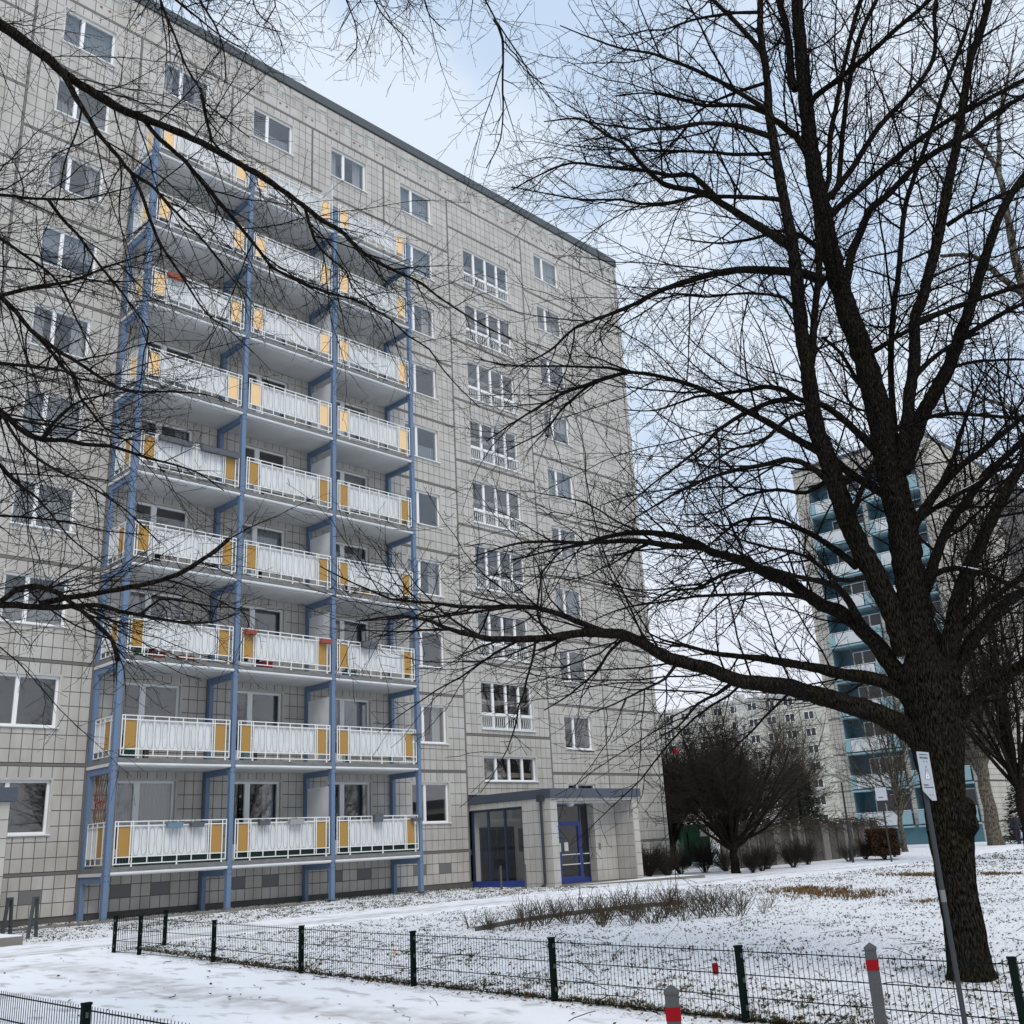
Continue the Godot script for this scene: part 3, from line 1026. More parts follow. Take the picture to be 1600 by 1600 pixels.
# ---------------------------------------------------------------- trees
# A limb is [lean, first width, last width, u, v, u, v ...]: its course and thickness as the photograph shows them, from root to tip.
# Its distance starts at the limb it grows from and changes by lean metres for each metre of length (9: taken at random).
const LINDEN := [
	[0, 64, 11, 1456, 1090, 1450, 1050, 1440, 1000, 1430, 960, 1418, 880, 1405, 800, 1390, 740, 1383, 700, 1372, 640, 1350, 560, 1325, 490, 1310, 440, 1300, 400, 1285, 330, 1270, 250, 1258, 150, 1250, 60, 1245, 0, 1238, -120, 1225, -260],
	[-0.12, 38, 7, 1418, 1020, 1380, 925, 1350, 867, 1330, 825, 1317, 790, 1300, 737, 1282, 687, 1272, 650, 1260, 562, 1252, 512, 1241, 400, 1230, 337, 1220, 287, 1203, 187, 1198, 120, 1188, 50, 1188, 0, 1184, -110],
	[0.2, 11, 5, 1400, 700, 1394, 625, 1392, 575, 1393, 525, 1397, 475, 1404, 425, 1412, 337, 1425, 287, 1452, 212, 1475, 140, 1500, 75, 1525, 0, 1540, -80],
	[-0.15, 22, 9, 1408, 740, 1417, 662, 1422, 612, 1429, 562, 1429, 500, 1440, 470, 1452, 425, 1465, 375, 1487, 262, 1497, 212, 1515, 100, 1532, 50, 1545, 0, 1560, -90],
	[0.15, 28, 8, 1410, 735, 1437, 657, 1462, 612, 1482, 575, 1500, 525, 1517, 475, 1532, 425, 1557, 350, 1575, 312, 1600, 275, 1650, 200],
	[-0.2, 34, 10, 1472, 1060, 1487, 1000, 1497, 940, 1510, 900, 1532, 850, 1550, 810, 1577, 760, 1600, 727, 1640, 670],
	[0.3, 18, 9, 1448, 920, 1456, 892, 1467, 856, 1490, 810, 1518, 773, 1540, 742, 1577, 709, 1620, 670],
	[-0.3, 17, 7, 1422, 835, 1430, 817, 1467, 764, 1503, 727, 1540, 700, 1600, 650],
	[0.4, 9, 5, 1467, 762, 1490, 715, 1498, 690, 1520, 620, 1560, 560],
	[0.1, 9, 5, 1430, 817, 1476, 784, 1521, 760, 1560, 735, 1610, 720],
	[-0.3, 26, 13, 1488, 1125, 1500, 1112, 1550, 1070, 1600, 1037, 1680, 1000],
	[0.3, 26, 10, 1478, 1080, 1490, 1050, 1512, 1012, 1530, 987, 1562, 950, 1600, 925, 1660, 890],
	[-0.1, 15, 8, 1470, 1035, 1495, 990, 1525, 955, 1575, 917, 1630, 880],
	[-0.6, 11, 6, 1440, 925, 1450, 907, 1475, 890, 1512, 890, 1550, 900, 1575, 912, 1620, 930],
	# low and wide on the left
	[-0.35, 38, 4, 1440, 1165, 1420, 1142, 1375, 1117, 1312, 1097, 1262, 1082, 1225, 1072, 1200, 1070, 1150, 1062, 1100, 1042, 1050, 1030, 1012, 1010, 975, 992, 937, 989, 895, 991, 850, 997, 800, 999, 757, 997, 732, 991, 700, 982, 675, 972, 650, 966, 625, 962, 560, 970],
	[-0.3, 6, 4, 897, 991, 870, 1004, 842, 1016],
	[0.1, 26, 6, 1420, 1092, 1400, 1075, 1362, 1060, 1312, 1052, 1262, 1042, 1200, 1030, 1150, 1025, 1112, 1020, 1075, 1010, 1037, 1000, 1005, 985],
	[0.2, 11, 2, 950, 989, 912, 975, 875, 960, 837, 950, 800, 947, 750, 949, 712, 947, 675, 942, 637, 939, 612, 936, 550, 910, 500, 885],
	[-0.2, 5, 2, 800, 948, 737, 957, 700, 962, 662, 967, 637, 965, 575, 970],
	[0.25, 30, 4, 1412, 1062, 1395, 1042, 1370, 1007, 1340, 977, 1310, 955, 1282, 945, 1262, 930, 1225, 907, 1200, 897, 1162, 877, 1112, 862, 1095, 852, 1050, 837, 1000, 832, 950, 838, 912, 850, 880, 856, 800, 875],
	[-0.3, 12, 3, 1095, 853, 1050, 853, 1012, 847, 975, 845, 912, 848, 850, 846, 800, 851, 740, 870],
	[0.3, 6, 3, 1012, 850, 985, 862, 957, 868],
	[0.4, 8, 3, 1185, 889, 1162, 891, 1125, 900, 1087, 920, 1050, 922, 1017, 942, 985, 968],
	[-0.4, 8, 3, 1280, 945, 1250, 932, 1200, 928, 1150, 929, 1087, 932, 1025, 942, 975, 950, 920, 972],
	[-0.5, 15, 6, 1352, 985, 1320, 930, 1295, 912, 1250, 902, 1200, 887, 1150, 880, 1110, 890],
	[0.5, 13, 4, 1338, 885, 1300, 855, 1262, 832, 1225, 817, 1200, 810, 1162, 812, 1137, 827, 1110, 850, 1070, 870],
	[-0.2, 12, 4, 1310, 785, 1287, 745, 1250, 722, 1225, 717, 1200, 725, 1150, 735, 1112, 745, 1075, 760, 1037, 782, 1012, 797, 960, 830],
	[0.3, 13, 3, 1290, 712, 1270, 700, 1237, 682, 1200, 660, 1162, 640, 1112, 615, 1075, 600, 1025, 587, 985, 582, 960, 586, 925, 600, 885, 632, 850, 672, 815, 692, 790, 705],
	[0.1, 7, 2, 935, 596, 875, 617, 800, 662, 760, 690],
	[-0.3, 5, 2, 980, 582, 950, 575, 875, 572, 800, 571, 740, 560],
	[0.2, 14, 4, 1370, 705, 1312, 650, 1282, 632, 1250, 625, 1225, 610, 1200, 605, 1150, 612, 1112, 617, 1087, 620, 1025, 641, 975, 640],
	[-0.4, 9, 3, 1240, 622, 1200, 630, 1162, 647, 1125, 670, 1092, 702, 1015, 760, 970, 800],
	[-0.25, 16, 3, 1290, 440, 1250, 427, 1200, 423, 1150, 422, 1100, 432, 1037, 452, 987, 477, 937, 497, 895, 515, 867, 542, 837, 560, 800, 577],
	[0.4, 6, 3, 1243, 485, 1225, 465, 1200, 460, 1150, 459, 1107, 464, 1050, 462, 1000, 492, 950, 520],
	[0.3, 16, 3, 1236, 385, 1200, 362, 1150, 332, 1100, 302, 1050, 292, 1037, 287, 1012, 267, 975, 225, 950, 212, 925, 195, 900, 185, 850, 190],
	[-0.3, 10, 3, 1125, 316, 1082, 274, 1050, 275, 1012, 267, 950, 261, 892, 255, 850, 270, 800, 297],
	[0.2, 8, 3, 1222, 312, 1200, 310, 1125, 307, 1087, 307, 1050, 316, 1000, 319, 970, 312, 912, 312, 862, 304, 800, 292],
	[-0.4, 10, 3, 1210, 216, 1200, 212, 1150, 197, 1100, 192, 1050, 200, 1000, 202, 962, 197, 925, 192, 907, 185],
	[0.4, 9, 4, 1203, 178, 1162, 165, 1125, 165, 1100, 165, 1050, 152, 1012, 145, 960, 150],
	[-0.2, 9, 4, 1202, 174, 1150, 142, 1100, 115, 1050, 95, 1012, 82, 975, 77, 925, 60, 875, 40],
	[0.3, 7, 3, 1212, 240, 1150, 241, 1100, 237, 1000, 235, 912, 227],
	[-0.3, 6, 3, 1190, 20, 1150, 20, 1087, 30, 1037, 47, 1012, 47, 960, 60],
	[0.3, 9, 5, 1190, 80, 1150, 35, 1120, 5, 1080, -40],
	[0.5, 6, 4, 1198, 128, 1150, 145, 1112, 160, 1087, 180, 1050, 225, 1012, 265],
	# up and to the right
	[-0.3, 10, 6, 1262, 175, 1270, 155, 1312, 122, 1350, 92, 1387, 57, 1425, 25, 1452, 0, 1500, -50],
	[0.3, 11, 5, 1284, 320, 1307, 295, 1330, 265, 1355, 225, 1380, 190, 1412, 157, 1432, 135, 1457, 95, 1462, 50, 1460, 20, 1470, -60],
	[-0.3, 11, 6, 1290, 350, 1310, 325, 1350, 290, 1390, 255, 1425, 227, 1455, 205, 1487, 185, 1525, 165, 1562, 145, 1600, 125, 1680, 90],
	[0.35, 14, 6, 1318, 455, 1325, 430, 1330, 400, 1345, 362, 1360, 327, 1387, 305, 1425, 265, 1475, 230, 1512, 212, 1550, 180, 1600, 150, 1670, 120],
	[-0.1, 9, 6, 1283, 315, 1295, 280, 1297, 212, 1305, 175, 1312, 137, 1325, 75, 1337, 25, 1345, 0, 1360, -80],
	[0.2, 9, 6, 1300, 310, 1310, 287, 1315, 225, 1320, 175, 1325, 137, 1340, 67, 1360, 20, 1370, 0, 1395, -70],
	[0.2, 13, 8, 1243, 140, 1237, 125, 1230, 50, 1220, 12, 1205, -60],
	[-0.2, 13, 8, 1264, 245, 1245, 215, 1207, 185],
	[-0.4, 8, 4, 1480, 352, 1490, 345, 1537, 317, 1600, 290, 1660, 270],
	[0.3, 10, 6, 1432, 508, 1440, 500, 1487, 482, 1537, 465, 1600, 445, 1670, 430],
	[-0.5, 10, 5, 1350, 562, 1360, 552, 1387, 535, 1420, 515, 1470, 490],
	[0.4, 10, 5, 1427, 590, 1437, 580, 1450, 567, 1482, 542, 1530, 520],
	[-0.4, 10, 5, 1498, 532, 1507, 525, 1537, 507, 1575, 485, 1640, 455],
	[0.2, 6, 3, 1480, 578, 1487, 575, 1525, 565, 1600, 562, 1650, 570],
	[-0.5, 9, 5, 1382, 685, 1400, 672, 1425, 660, 1475, 647, 1512, 647, 1600, 655],
	[-0.7, 12, 6, 1322, 815, 1335, 795, 1355, 745, 1380, 697, 1400, 675, 1437, 657],
	[0.3, 7, 5, 1345, 600, 1335, 587, 1312, 550, 1285, 527],
	[-0.1, 13, 9, 1262, 600, 1270, 550, 1272, 500, 1277, 450, 1280, 400, 1276, 340],
	[0.3, 14, 11, 1395, 790, 1385, 775, 1337, 745, 1307, 722, 1280, 705],
	[0.5, 10, 4, 1300, 420, 1270, 380, 1225, 360, 1180, 372, 1120, 380, 1060, 372],
	[-0.5, 8, 3, 1270, 640, 1230, 655, 1190, 690, 1140, 705, 1090, 745, 1050, 800],
	[0.6, 8, 3, 1300, 745, 1260, 770, 1215, 765, 1165, 775, 1120, 800, 1060, 805],
	[-0.6, 9, 3, 1360, 900, 1310, 905, 1260, 870, 1200, 855, 1150, 840, 1090, 800],
	[0.5, 7, 2, 1150, 1062, 1120, 1085, 1090, 1100, 1060, 1135, 1030, 1150],
	[-0.5, 6, 2, 1060, 1030, 1040, 1060, 1000, 1080, 960, 1100, 920, 1115],
	[0.4, 6, 2, 980, 995, 955, 1015, 930, 1050, 890, 1085, 850, 1110],
	[-0.4, 5, 2, 860, 996, 840, 960, 845, 900, 835, 870],
]
const LEFT_TREE := [
	[0.0, 26, 6, -330, -190, -180, -70, 0, 38, 37, 65, 75, 92, 100, 115, 150, 147, 192, 172, 225, 185, 275, 205, 312, 222, 350, 242, 375, 257, 400, 270, 437, 295, 475, 322, 500, 342, 537, 365, 562, 390, 595, 412, 637, 432, 662, 445, 687, 465, 725, 490, 762, 512, 800, 530],
	[-0.2, 10, 4, 98, 113, 120, 155, 155, 210, 185, 245, 205, 270, 237, 290, 275, 332, 312, 370, 337, 400, 362, 435, 385, 462, 400, 483],
	[0.2, 6, 2, 205, 270, 220, 300, 232, 337, 245, 370, 262, 400, 280, 425, 300, 457, 325, 492, 357, 515, 397, 552],
	[0.3, 8, 3, 222, 184, 250, 217, 287, 250, 312, 280, 350, 325, 400, 385, 425, 417, 462, 437, 512, 457, 550, 467, 587, 485, 612, 500, 637, 525, 670, 545, 687, 570, 712, 600, 750, 637],
	[-0.3, 6, 3, 475, 322, 492, 375, 512, 400, 542, 425, 550, 450, 590, 480],
	[0.3, 12, 3, -330, 270, -150, 300, 0, 305, 37, 309, 75, 311, 112, 312, 137, 310, 175, 300, 215, 290],
	[-0.1, 6, 3, 75, 311, 95, 340, 120, 365, 140, 392, 162, 422, 187, 452, 212, 487, 232, 517, 225, 550, 220, 600],
	[-0.2, 16, 5, -330, -560, -200, -460, 0, -330, 150, -200, 230, -90, 251, 0, 262, 30, 277, 67, 292, 107, 312, 137, 320, 160, 345, 180, 390, 215],
	[0.2, 6, 3, 315, 148, 325, 195, 332, 220, 350, 240],
	[-0.3, 9, 3, 150, -200, 230, -130, 290, -50, 312, 0, 332, 32, 345, 62, 352, 95, 352, 130],
	[0.3, 7, 3, 220, -100, 250, -30, 275, 0, 312, 30, 350, 60, 387, 80],
	[0.1, 18, 3, -330, 200, -200, 290, -80, 380, 0, 462, 25, 487, 50, 517, 75, 542, 95, 570, 117, 592, 125, 620, 140, 640, 162, 667, 195, 687, 220, 710, 235, 722],
	[-0.3, 8, 3, 50, 518, 87, 545, 112, 560, 150, 585, 187, 607, 212, 612, 250, 612, 312, 615, 362, 630],
	[0.4, 9, 4, -40, 475, 0, 462, 37, 452, 75, 445, 110, 440, 150, 424, 175, 414, 212, 402, 260, 385],
	[-0.2, 13, 4, -330, 500, -150, 545, 0, 567, 50, 572, 100, 580, 125, 592, 162, 600, 200, 612, 225, 614],
	[0.1, 20, 4, -330, 430, -180, 520, -60, 600, 0, 642, 25, 665, 45, 680, 65, 687, 100, 687, 130, 694, 175, 697, 205, 707, 237, 717, 275, 727, 312, 740, 350, 767],
	[0.3, 7, 4, 65, 686, 82, 662, 105, 640, 130, 625, 175, 615, 200, 612],
	[-0.3, 7, 3, -60, 625, 0, 650, 62, 662, 125, 672, 187, 685, 240, 690],
	[0.0, 22, 3, -330, 965, -180, 955, 0, 945, 37, 947, 82, 949, 112, 947, 150, 945, 187, 955, 212, 960, 250, 967, 287, 973, 325, 973, 350, 967, 375, 957],
	[0.2, 10, 7, 62, 944, 100, 935, 150, 927, 200, 918, 250, 907, 287, 893, 312, 877, 337, 860, 357, 842],
	[-0.2, 9, 7, -20, 945, 0, 940, 25, 922, 55, 916, 87, 925, 112, 942, 145, 970, 175, 1002, 184, 1032],
	[0.2, 5, 2, 220, 960, 250, 937, 287, 939, 325, 947, 375, 952, 390, 980],
	[0.2, 9, 2, -330, 780, -150, 800, 0, 806, 62, 810, 112, 817, 150, 827, 187, 832, 225, 835],
	[-0.2, 16, 6, -330, -640, 0, -520, 300, -400, 520, -260, 680, -120, 758, 0, 775, 32, 800, 70, 815, 92, 827, 115, 850, 132],
	[0.1, 5, 2, 772, 30, 785, 60, 785, 125, 786, 175, 782, 217, 770, 245, 760, 262],
	[0.2, 7, 2, 420, -330, 480, -180, 520, -60, 545, 10, 556, 40, 557, 75, 541, 95],
	[-0.2, 6, 2, 520, -250, 560, -100, 585, 0, 612, 38, 635, 60, 647, 85],
	[0.2, 6, 2, 600, -190, 640, -80, 662, -5, 672, 25, 697, 48],
	[-0.1, 6, 2, 330, -380, 400, -160, 420, -40, 430, 10, 412, 40, 440, 50],
	[0.3, 6, 2, 300, -390, 360, -200, 385, -60, 400, 15, 430, 45, 445, 85],
	[0.3, 8, 3, -150, 320, -40, 350, 40, 400, 90, 440, 120, 500, 150, 560],
	[-0.3, 8, 3, -120, 580, -20, 620, 30, 690, 80, 730, 140, 760, 200, 800, 250, 850],
	[0.2, 7, 2, -60, 640, 10, 740, 60, 780, 110, 840, 160, 880],
]
const REAR_TREE := [
	[0.0, 40, 3, 1668, 1250, 1660, 1000, 1640, 700, 1610, 500, 1585, 400, 1570, 312, 1560, 270, 1537, 232, 1500, 195, 1462, 160, 1425, 120, 1395, 90],
	[0.3, 9, 5, 1560, 270, 1562, 225, 1560, 187, 1575, 120, 1590, 40],
	[-0.3, 12, 5, 1640, 700, 1580, 640, 1530, 620, 1480, 590],
	[0.3, 12, 5, 1655, 900, 1590, 840, 1540, 830, 1490, 800],
	[0.3, 12, 5, 1600, 460, 1560, 430, 1520, 400, 1470, 400],
]

func limb_points(limbs: Array, start: float, seed_: int) -> Array:      # -> [points, radii] in metres for each limb
	var r := RandomNumberGenerator.new()
	r.seed = seed_
	var known := []            # u, v, distance
	var out := []
	for l in limbs:
		var n: int = (l.size() - 3) / 2
		var dist := start
		if not known.is_empty():
			var best := 1e9
			for q in known:
				var e: float = (q[0] - l[3]) ** 2 + (q[1] - l[4]) ** 2
				if e < best:
					best = e
					dist = q[2]
		var ctrl := PackedVector2Array()
		for i in n:
			ctrl.append(Vector2(l[3 + 2 * i], l[4 + 2 * i]))
		var total := 0.0
		for i in n - 1:
			total += ctrl[i].distance_to(ctrl[i + 1])
		var pts := PackedVector3Array()
		var rad := PackedFloat32Array()
		var lean: float = l[0]
		var done := 0.0
		var d := dist
		for i in n - 1:
			var a := ctrl[maxi(i - 1, 0)]
			var b := ctrl[i]
			var c := ctrl[i + 1]
			var e := ctrl[mini(i + 2, n - 1)]
			var cuts := clampi(int(b.distance_to(c) / 13.0), 1, 6)
			for k in cuts + (1 if i == n - 2 else 0):
				var t := float(k) / cuts
				var uv := b.cubic_interpolate(c, a, e, t)
				var s := done + b.distance_to(c) * t
				d = maxf(dist + lean * s * dist / FOCAL, dist * 0.45)
				var thin: float = l[2]
				if l[2] < 7 and total > 160.0 and absf(ctrl[-1].x - 800.0) < 800.0 and ctrl[-1].y > 0.0:
					thin = minf(l[2], 1.6)
				var w: float = lerpf(l[1], thin, pow(s / total, 0.62 if l[1] > 60 else 0.8))
				var p := px(uv.x, uv.y, d)
				known.append([uv.x, uv.y, d])
				var rr := w * 0.5 * screen(p).z / FOCAL
				pts.append(p + Vector3(r.randf_range(-1, 1), r.randf_range(-1, 1), r.randf_range(-1, 1)) * minf(rr * 0.22, 0.004))
				rad.append(rr * (r.randf_range(0.93, 1.1) if rr < 0.03 else 1.0))
			done += b.distance_to(c)
		out.append([pts, rad])
	return out

func sprout(b: MB, pts: PackedVector3Array, rad: PackedFloat32Array, level: int, spec: Dictionary, r: RandomNumberGenerator):
	var total := 0.0
	for i in pts.size() - 1:
		total += pts[i].distance_to(pts[i + 1])
	var gap: float = spec.gap[level]
	var next: float = r.randf_range(0.3, 1.0) * gap + (spec.bare * total if level == 0 else 0.03)
	var walked := 0.0
	var side := 1.0
	for i in pts.size() - 1:
		var a := pts[i]
		var e := pts[i + 1] - a
		var seg := e.length()
		if seg < 1e-5:
			continue
		var t := e / seg
		while next < walked + seg:
			var f := (next - walked) / seg
			var p := a + e * f
			var thick := lerpf(rad[i], rad[i + 1], f)
			next += gap * r.randf_range(0.5, 1.5)
			side = -side
			var left := 1.0 - next / total
			var flat := t.cross(Vector3.UP)
			if flat.length_squared() < 0.05:
				flat = Vector3(r.randf_range(-1, 1), 0, r.randf_range(-1, 1))
			flat = flat.normalized() * side
			var across := (flat * r.randf_range(0.3, 1.0) + t.cross(flat) * r.randf_range(-1.0, 1.0)).normalized()
			var ang := r.randf_range(0.5, 1.15)
			var dir := (t * cos(ang) + across * sin(ang)).normalized()
			var len: float = spec.len[level] * (0.28 + 1.35 * pow(r.randf(), 1.6)) * (0.45 + 0.55 * clampf(left * 1.6, 0.0, 1.0))
			if level == 0:
				len *= clampf(thick / 0.012, 0.5, 1.25)
			var n := clampi(int(len / spec.step[level]), 2, 12)
			var q := PackedVector3Array([p])
			var w := PackedFloat32Array()
			var r0: float = minf(thick * 0.62, spec.rad[level] * r.randf_range(0.75, 1.25))
			w.append(r0)
			var at := p
			var zig := across * 0.10
			for k in n:
				dir = (dir + Vector3(r.randf_range(-1, 1), r.randf_range(-1, 1), r.randf_range(-1, 1)) * (0.14 if level == 0 else 0.19) + Vector3(0, spec.rise[level], 0) + zig).normalized()
				zig = -zig
				at += dir * (len / n)
				q.append(at)
				w.append(lerpf(r0, spec.tip, float(k + 1) / n))
			b.tube(q, w, 4 if level == 0 else 3)
			if level + 1 < spec.gap.size():
				sprout(b, q, w, level + 1, spec, r)
		walked += seg

func smooth_normals(b: MB, m: Material) -> ArrayMesh:
	var st := SurfaceTool.new()
	st.create_from(b.mesh(m), 0)
	st.generate_normals()
	var am := st.commit()
	am.surface_set_material(0, m)
	return am

func trunk_mesh(pts: PackedVector3Array, rad: PackedFloat32Array, m: Material, sd: int, sides := 40) -> ArrayMesh:
	var b := MB.new()
	var n := FastNoiseLite.new()
	n.seed = sd
	n.frequency = 1.0
	n.fractal_octaves = 1
	for i in pts.size():
		for k in sides:
			var a := TAU * k / sides
			var o := Vector3(cos(a), 0, sin(a))
			var y := pts[i].y
			var ridge := 1.0 - 2.0 * absf(n.get_noise_3d(o.x * 7.5, y * 0.9, o.z * 7.5))
			var f := 1.0 + 0.09 * n.get_noise_3d(o.x * 1.2, y * 0.5, o.z * 1.2) + 0.045 * (ridge - 0.5) + 0.03 * n.get_noise_3d(o.x * 15.0, y * 4.0, o.z * 15.0)
			b.v.append(pts[i] + o * rad[i] * f)
			b.n.append(o)
			b.c.append(growth(n, b.v[-1]))
	for i in pts.size() - 1:
		for k in sides:
			var a := i * sides + k
			var e := i * sides + (k + 1) % sides
			b.ix.append(a); b.ix.append(e); b.ix.append(a + sides)
			b.ix.append(e); b.ix.append(e + sides); b.ix.append(a + sides)
	return smooth_normals(b, m)

func growth(n: FastNoiseLite, p: Vector3) -> Color:      # grey lichen and green algae in patches on the bark
	var a := n.get_noise_3d(p.x * 1.7 + 9.0, p.y * 0.9, p.z * 1.7)
	var l := n.get_noise_3d(p.x * 5.0, p.y * 4.0 + 31.0, p.z * 5.0)
	return Color(1, 1, 1).lerp(Color(1.25, 1.35, 0.75), smoothstep(0.12, 0.5, a)).lerp(Color(1.9, 1.9, 1.75), smoothstep(0.38, 0.6, l) * 0.7)

func limb_mesh(pts: PackedVector3Array, rad: PackedFloat32Array, m: Material, sd: int) -> ArrayMesh:
	var b := MB.new()
	if rad[0] < 0.05:
		b.tube(pts, rad, 9 if rad[0] > 0.03 else 6, true)
		return b.mesh(m)
	var p := PackedVector3Array()
	var r := PackedFloat32Array()
	for i in pts.size() - 1:
		for k in 4:
			p.append(pts[i].cubic_interpolate(pts[i + 1], pts[maxi(i - 1, 0)], pts[mini(i + 2, pts.size() - 1)], k / 4.0))
			r.append(lerpf(rad[i], rad[i + 1], k / 4.0))
	p.append(pts[-1])
	r.append(rad[-1])
	var sides := 22
	b.tube(p, r, sides)
	var n := FastNoiseLite.new()
	n.seed = sd
	n.frequency = 1.0
	n.fractal_octaves = 2
	for i in b.v.size():
		var q := b.v[i]
		var rr := r[i / sides]
		b.c[i] = growth(n, q)
		b.v[i] = q + b.n[i] * rr * (0.16 * n.get_noise_3d(q.x * 3.0, q.y * 3.0, q.z * 3.0) + 0.12 * n.get_noise_3d(q.x * 16.0, q.y * 9.0, q.z * 16.0))
	return smooth_normals(b, m)

func traced_tree(called: String, label: String, limbs: Array, start: float, spec: Dictionary, sd: int, bark: Material, twig: Material, snowy := []) -> Node3D:
	var t := thing(called, label, "tree")
	var made := limb_points(limbs, start, sd)
	var r := RandomNumberGenerator.new()
	r.seed = sd + 1
	var tw := MB.new()
	for i in made.size():
		var pts: PackedVector3Array = made[i][0]
		var rad: PackedFloat32Array = made[i][1]
		part("branch", limb_mesh(pts, rad, bark, sd + i), t)
		sprout(tw, pts, rad, 0, spec, r)
	part("twigs", tw.mesh(twig), t).set_meta("kind", "stuff")
	for i in snowy:            # snow lying along the top of a few limbs
		var pts: PackedVector3Array = made[i][0]
		var rad: PackedFloat32Array = made[i][1]
		var a := r.randi_range(2, 5)
		while a < pts.size() - 5:
			var n := r.randi_range(3, 6)
			var q := PackedVector3Array()
			var w := PackedFloat32Array()
			for k in n:
				if a + k < pts.size():
					q.append(pts[a + k] + Vector3(0, rad[a + k] * 0.62, 0))
					w.append(rad[a + k] * (0.6 if k > 0 and k < n - 1 else 0.2))
			var m := MB.new()
			m.tube(q, w, 8)
			part("snow_ridge", m.mesh(M.snow), t)
			a += n + r.randi_range(4, 12)
	return t

func make_traced_trees():
	var spec := {"gap": [0.19, 0.15, 0.14], "len": [1.8, 0.70, 0.24], "step": [0.14, 0.10, 0.08], "rad": [0.0135, 0.0060, 0.0040], "tip": 0.0029, "rise": [0.02, 0.03, 0.04], "bare": 0.12}
	var t := traced_tree("linden_tree", "big bare dark linden standing in the lawn behind the wire fence", LINDEN, 12.48, spec, 4, M.bark, M.twig, [13, 25, 9])
	# trunk
	var course := [1520, 1537, 86, 1519, 1530, 76, 1516, 1515, 67, 1511, 1480, 62, 1508, 1450, 61, 1503, 1425, 59, 1498, 1400, 58, 1494, 1370, 58, 1491, 1340, 60, 1488, 1310, 66, 1484, 1285, 66, 1478, 1255, 62, 1475, 1230, 64, 1472, 1205, 68, 1469, 1180, 74, 1466, 1155, 80, 1462, 1130, 80, 1458, 1105, 84, 1455, 1080, 86, 1452, 1055, 84, 1447, 1030, 62, 1441, 1000, 30]
	var pts := PackedVector3Array()
	var rad := PackedFloat32Array()
	for i in course.size() / 3:
		var p := px(course[3 * i], course[3 * i + 1], 12.48)
		if i == 0:
			p.y = -0.15
		pts.append(p)
		rad.append(course[3 * i + 2] * 0.5 * screen(p).z / FOCAL)
	var fine := PackedVector3Array()
	var fr := PackedFloat32Array()
	for i in pts.size() - 1:
		for k in 7:
			fine.append(pts[i].cubic_interpolate(pts[i + 1], pts[maxi(i - 1, 0)], pts[mini(i + 2, pts.size() - 1)], k / 7.0))
			fr.append(lerpf(rad[i], rad[i + 1], k / 7.0))
	fine.append(pts[-1])
	fr.append(rad[-1])
	part("trunk", trunk_mesh(fine, fr, M.bark, 8, 110), t)
	var knob := MB.new()
	knob.tube(PackedVector3Array([px(1496, 1275, 12.45), px(1508, 1284, 12.40), px(1519, 1286, 12.38), px(1527, 1285, 12.37)]), PackedFloat32Array([0.24, 0.22, 0.15, 0.07]), 14, true)
	part("burl", knob.mesh(M.bark), t)
	var lspec := {"gap": [0.125, 0.105, 0.10], "len": [1.15, 0.50, 0.19], "step": [0.10, 0.08, 0.055], "rad": [0.0075, 0.0036, 0.0026], "tip": 0.0018, "rise": [-0.025, -0.005, 0.02], "bare": 0.1}
	var l := traced_tree("linden_tree", "bare tree reaching in over the near wire fence, twigs hanging before the balconies", LEFT_TREE, 8.4, lspec, 9, M.bark, M.twig)
	var a := px(-330, 900, 8.4)
	var trunk := PackedVector3Array()
	var tr := PackedFloat32Array()
	for i in 40:
		var y := -0.2 + 11.6 * i / 39.0
		trunk.append(Vector3(a.x, y, a.z))
		tr.append(lerpf(0.30, 0.09, i / 39.0) + 0.10 * exp(-3.0 * i / 4.0))
	part("trunk", trunk_mesh(trunk, tr, M.bark, 18), l)
	var rspec := {"gap": [0.25, 0.20, 0.16], "len": [1.6, 0.7, 0.3], "step": [0.2, 0.15, 0.12], "rad": [0.016, 0.008, 0.0055], "tip": 0.004, "rise": [0.02, 0.03, 0.04], "bare": 0.2}
	traced_tree("linden_tree", "paler bare tree seen through the branches of the big linden", REAR_TREE, 22.0, rspec, 14, M.palebark, M.redtwig)

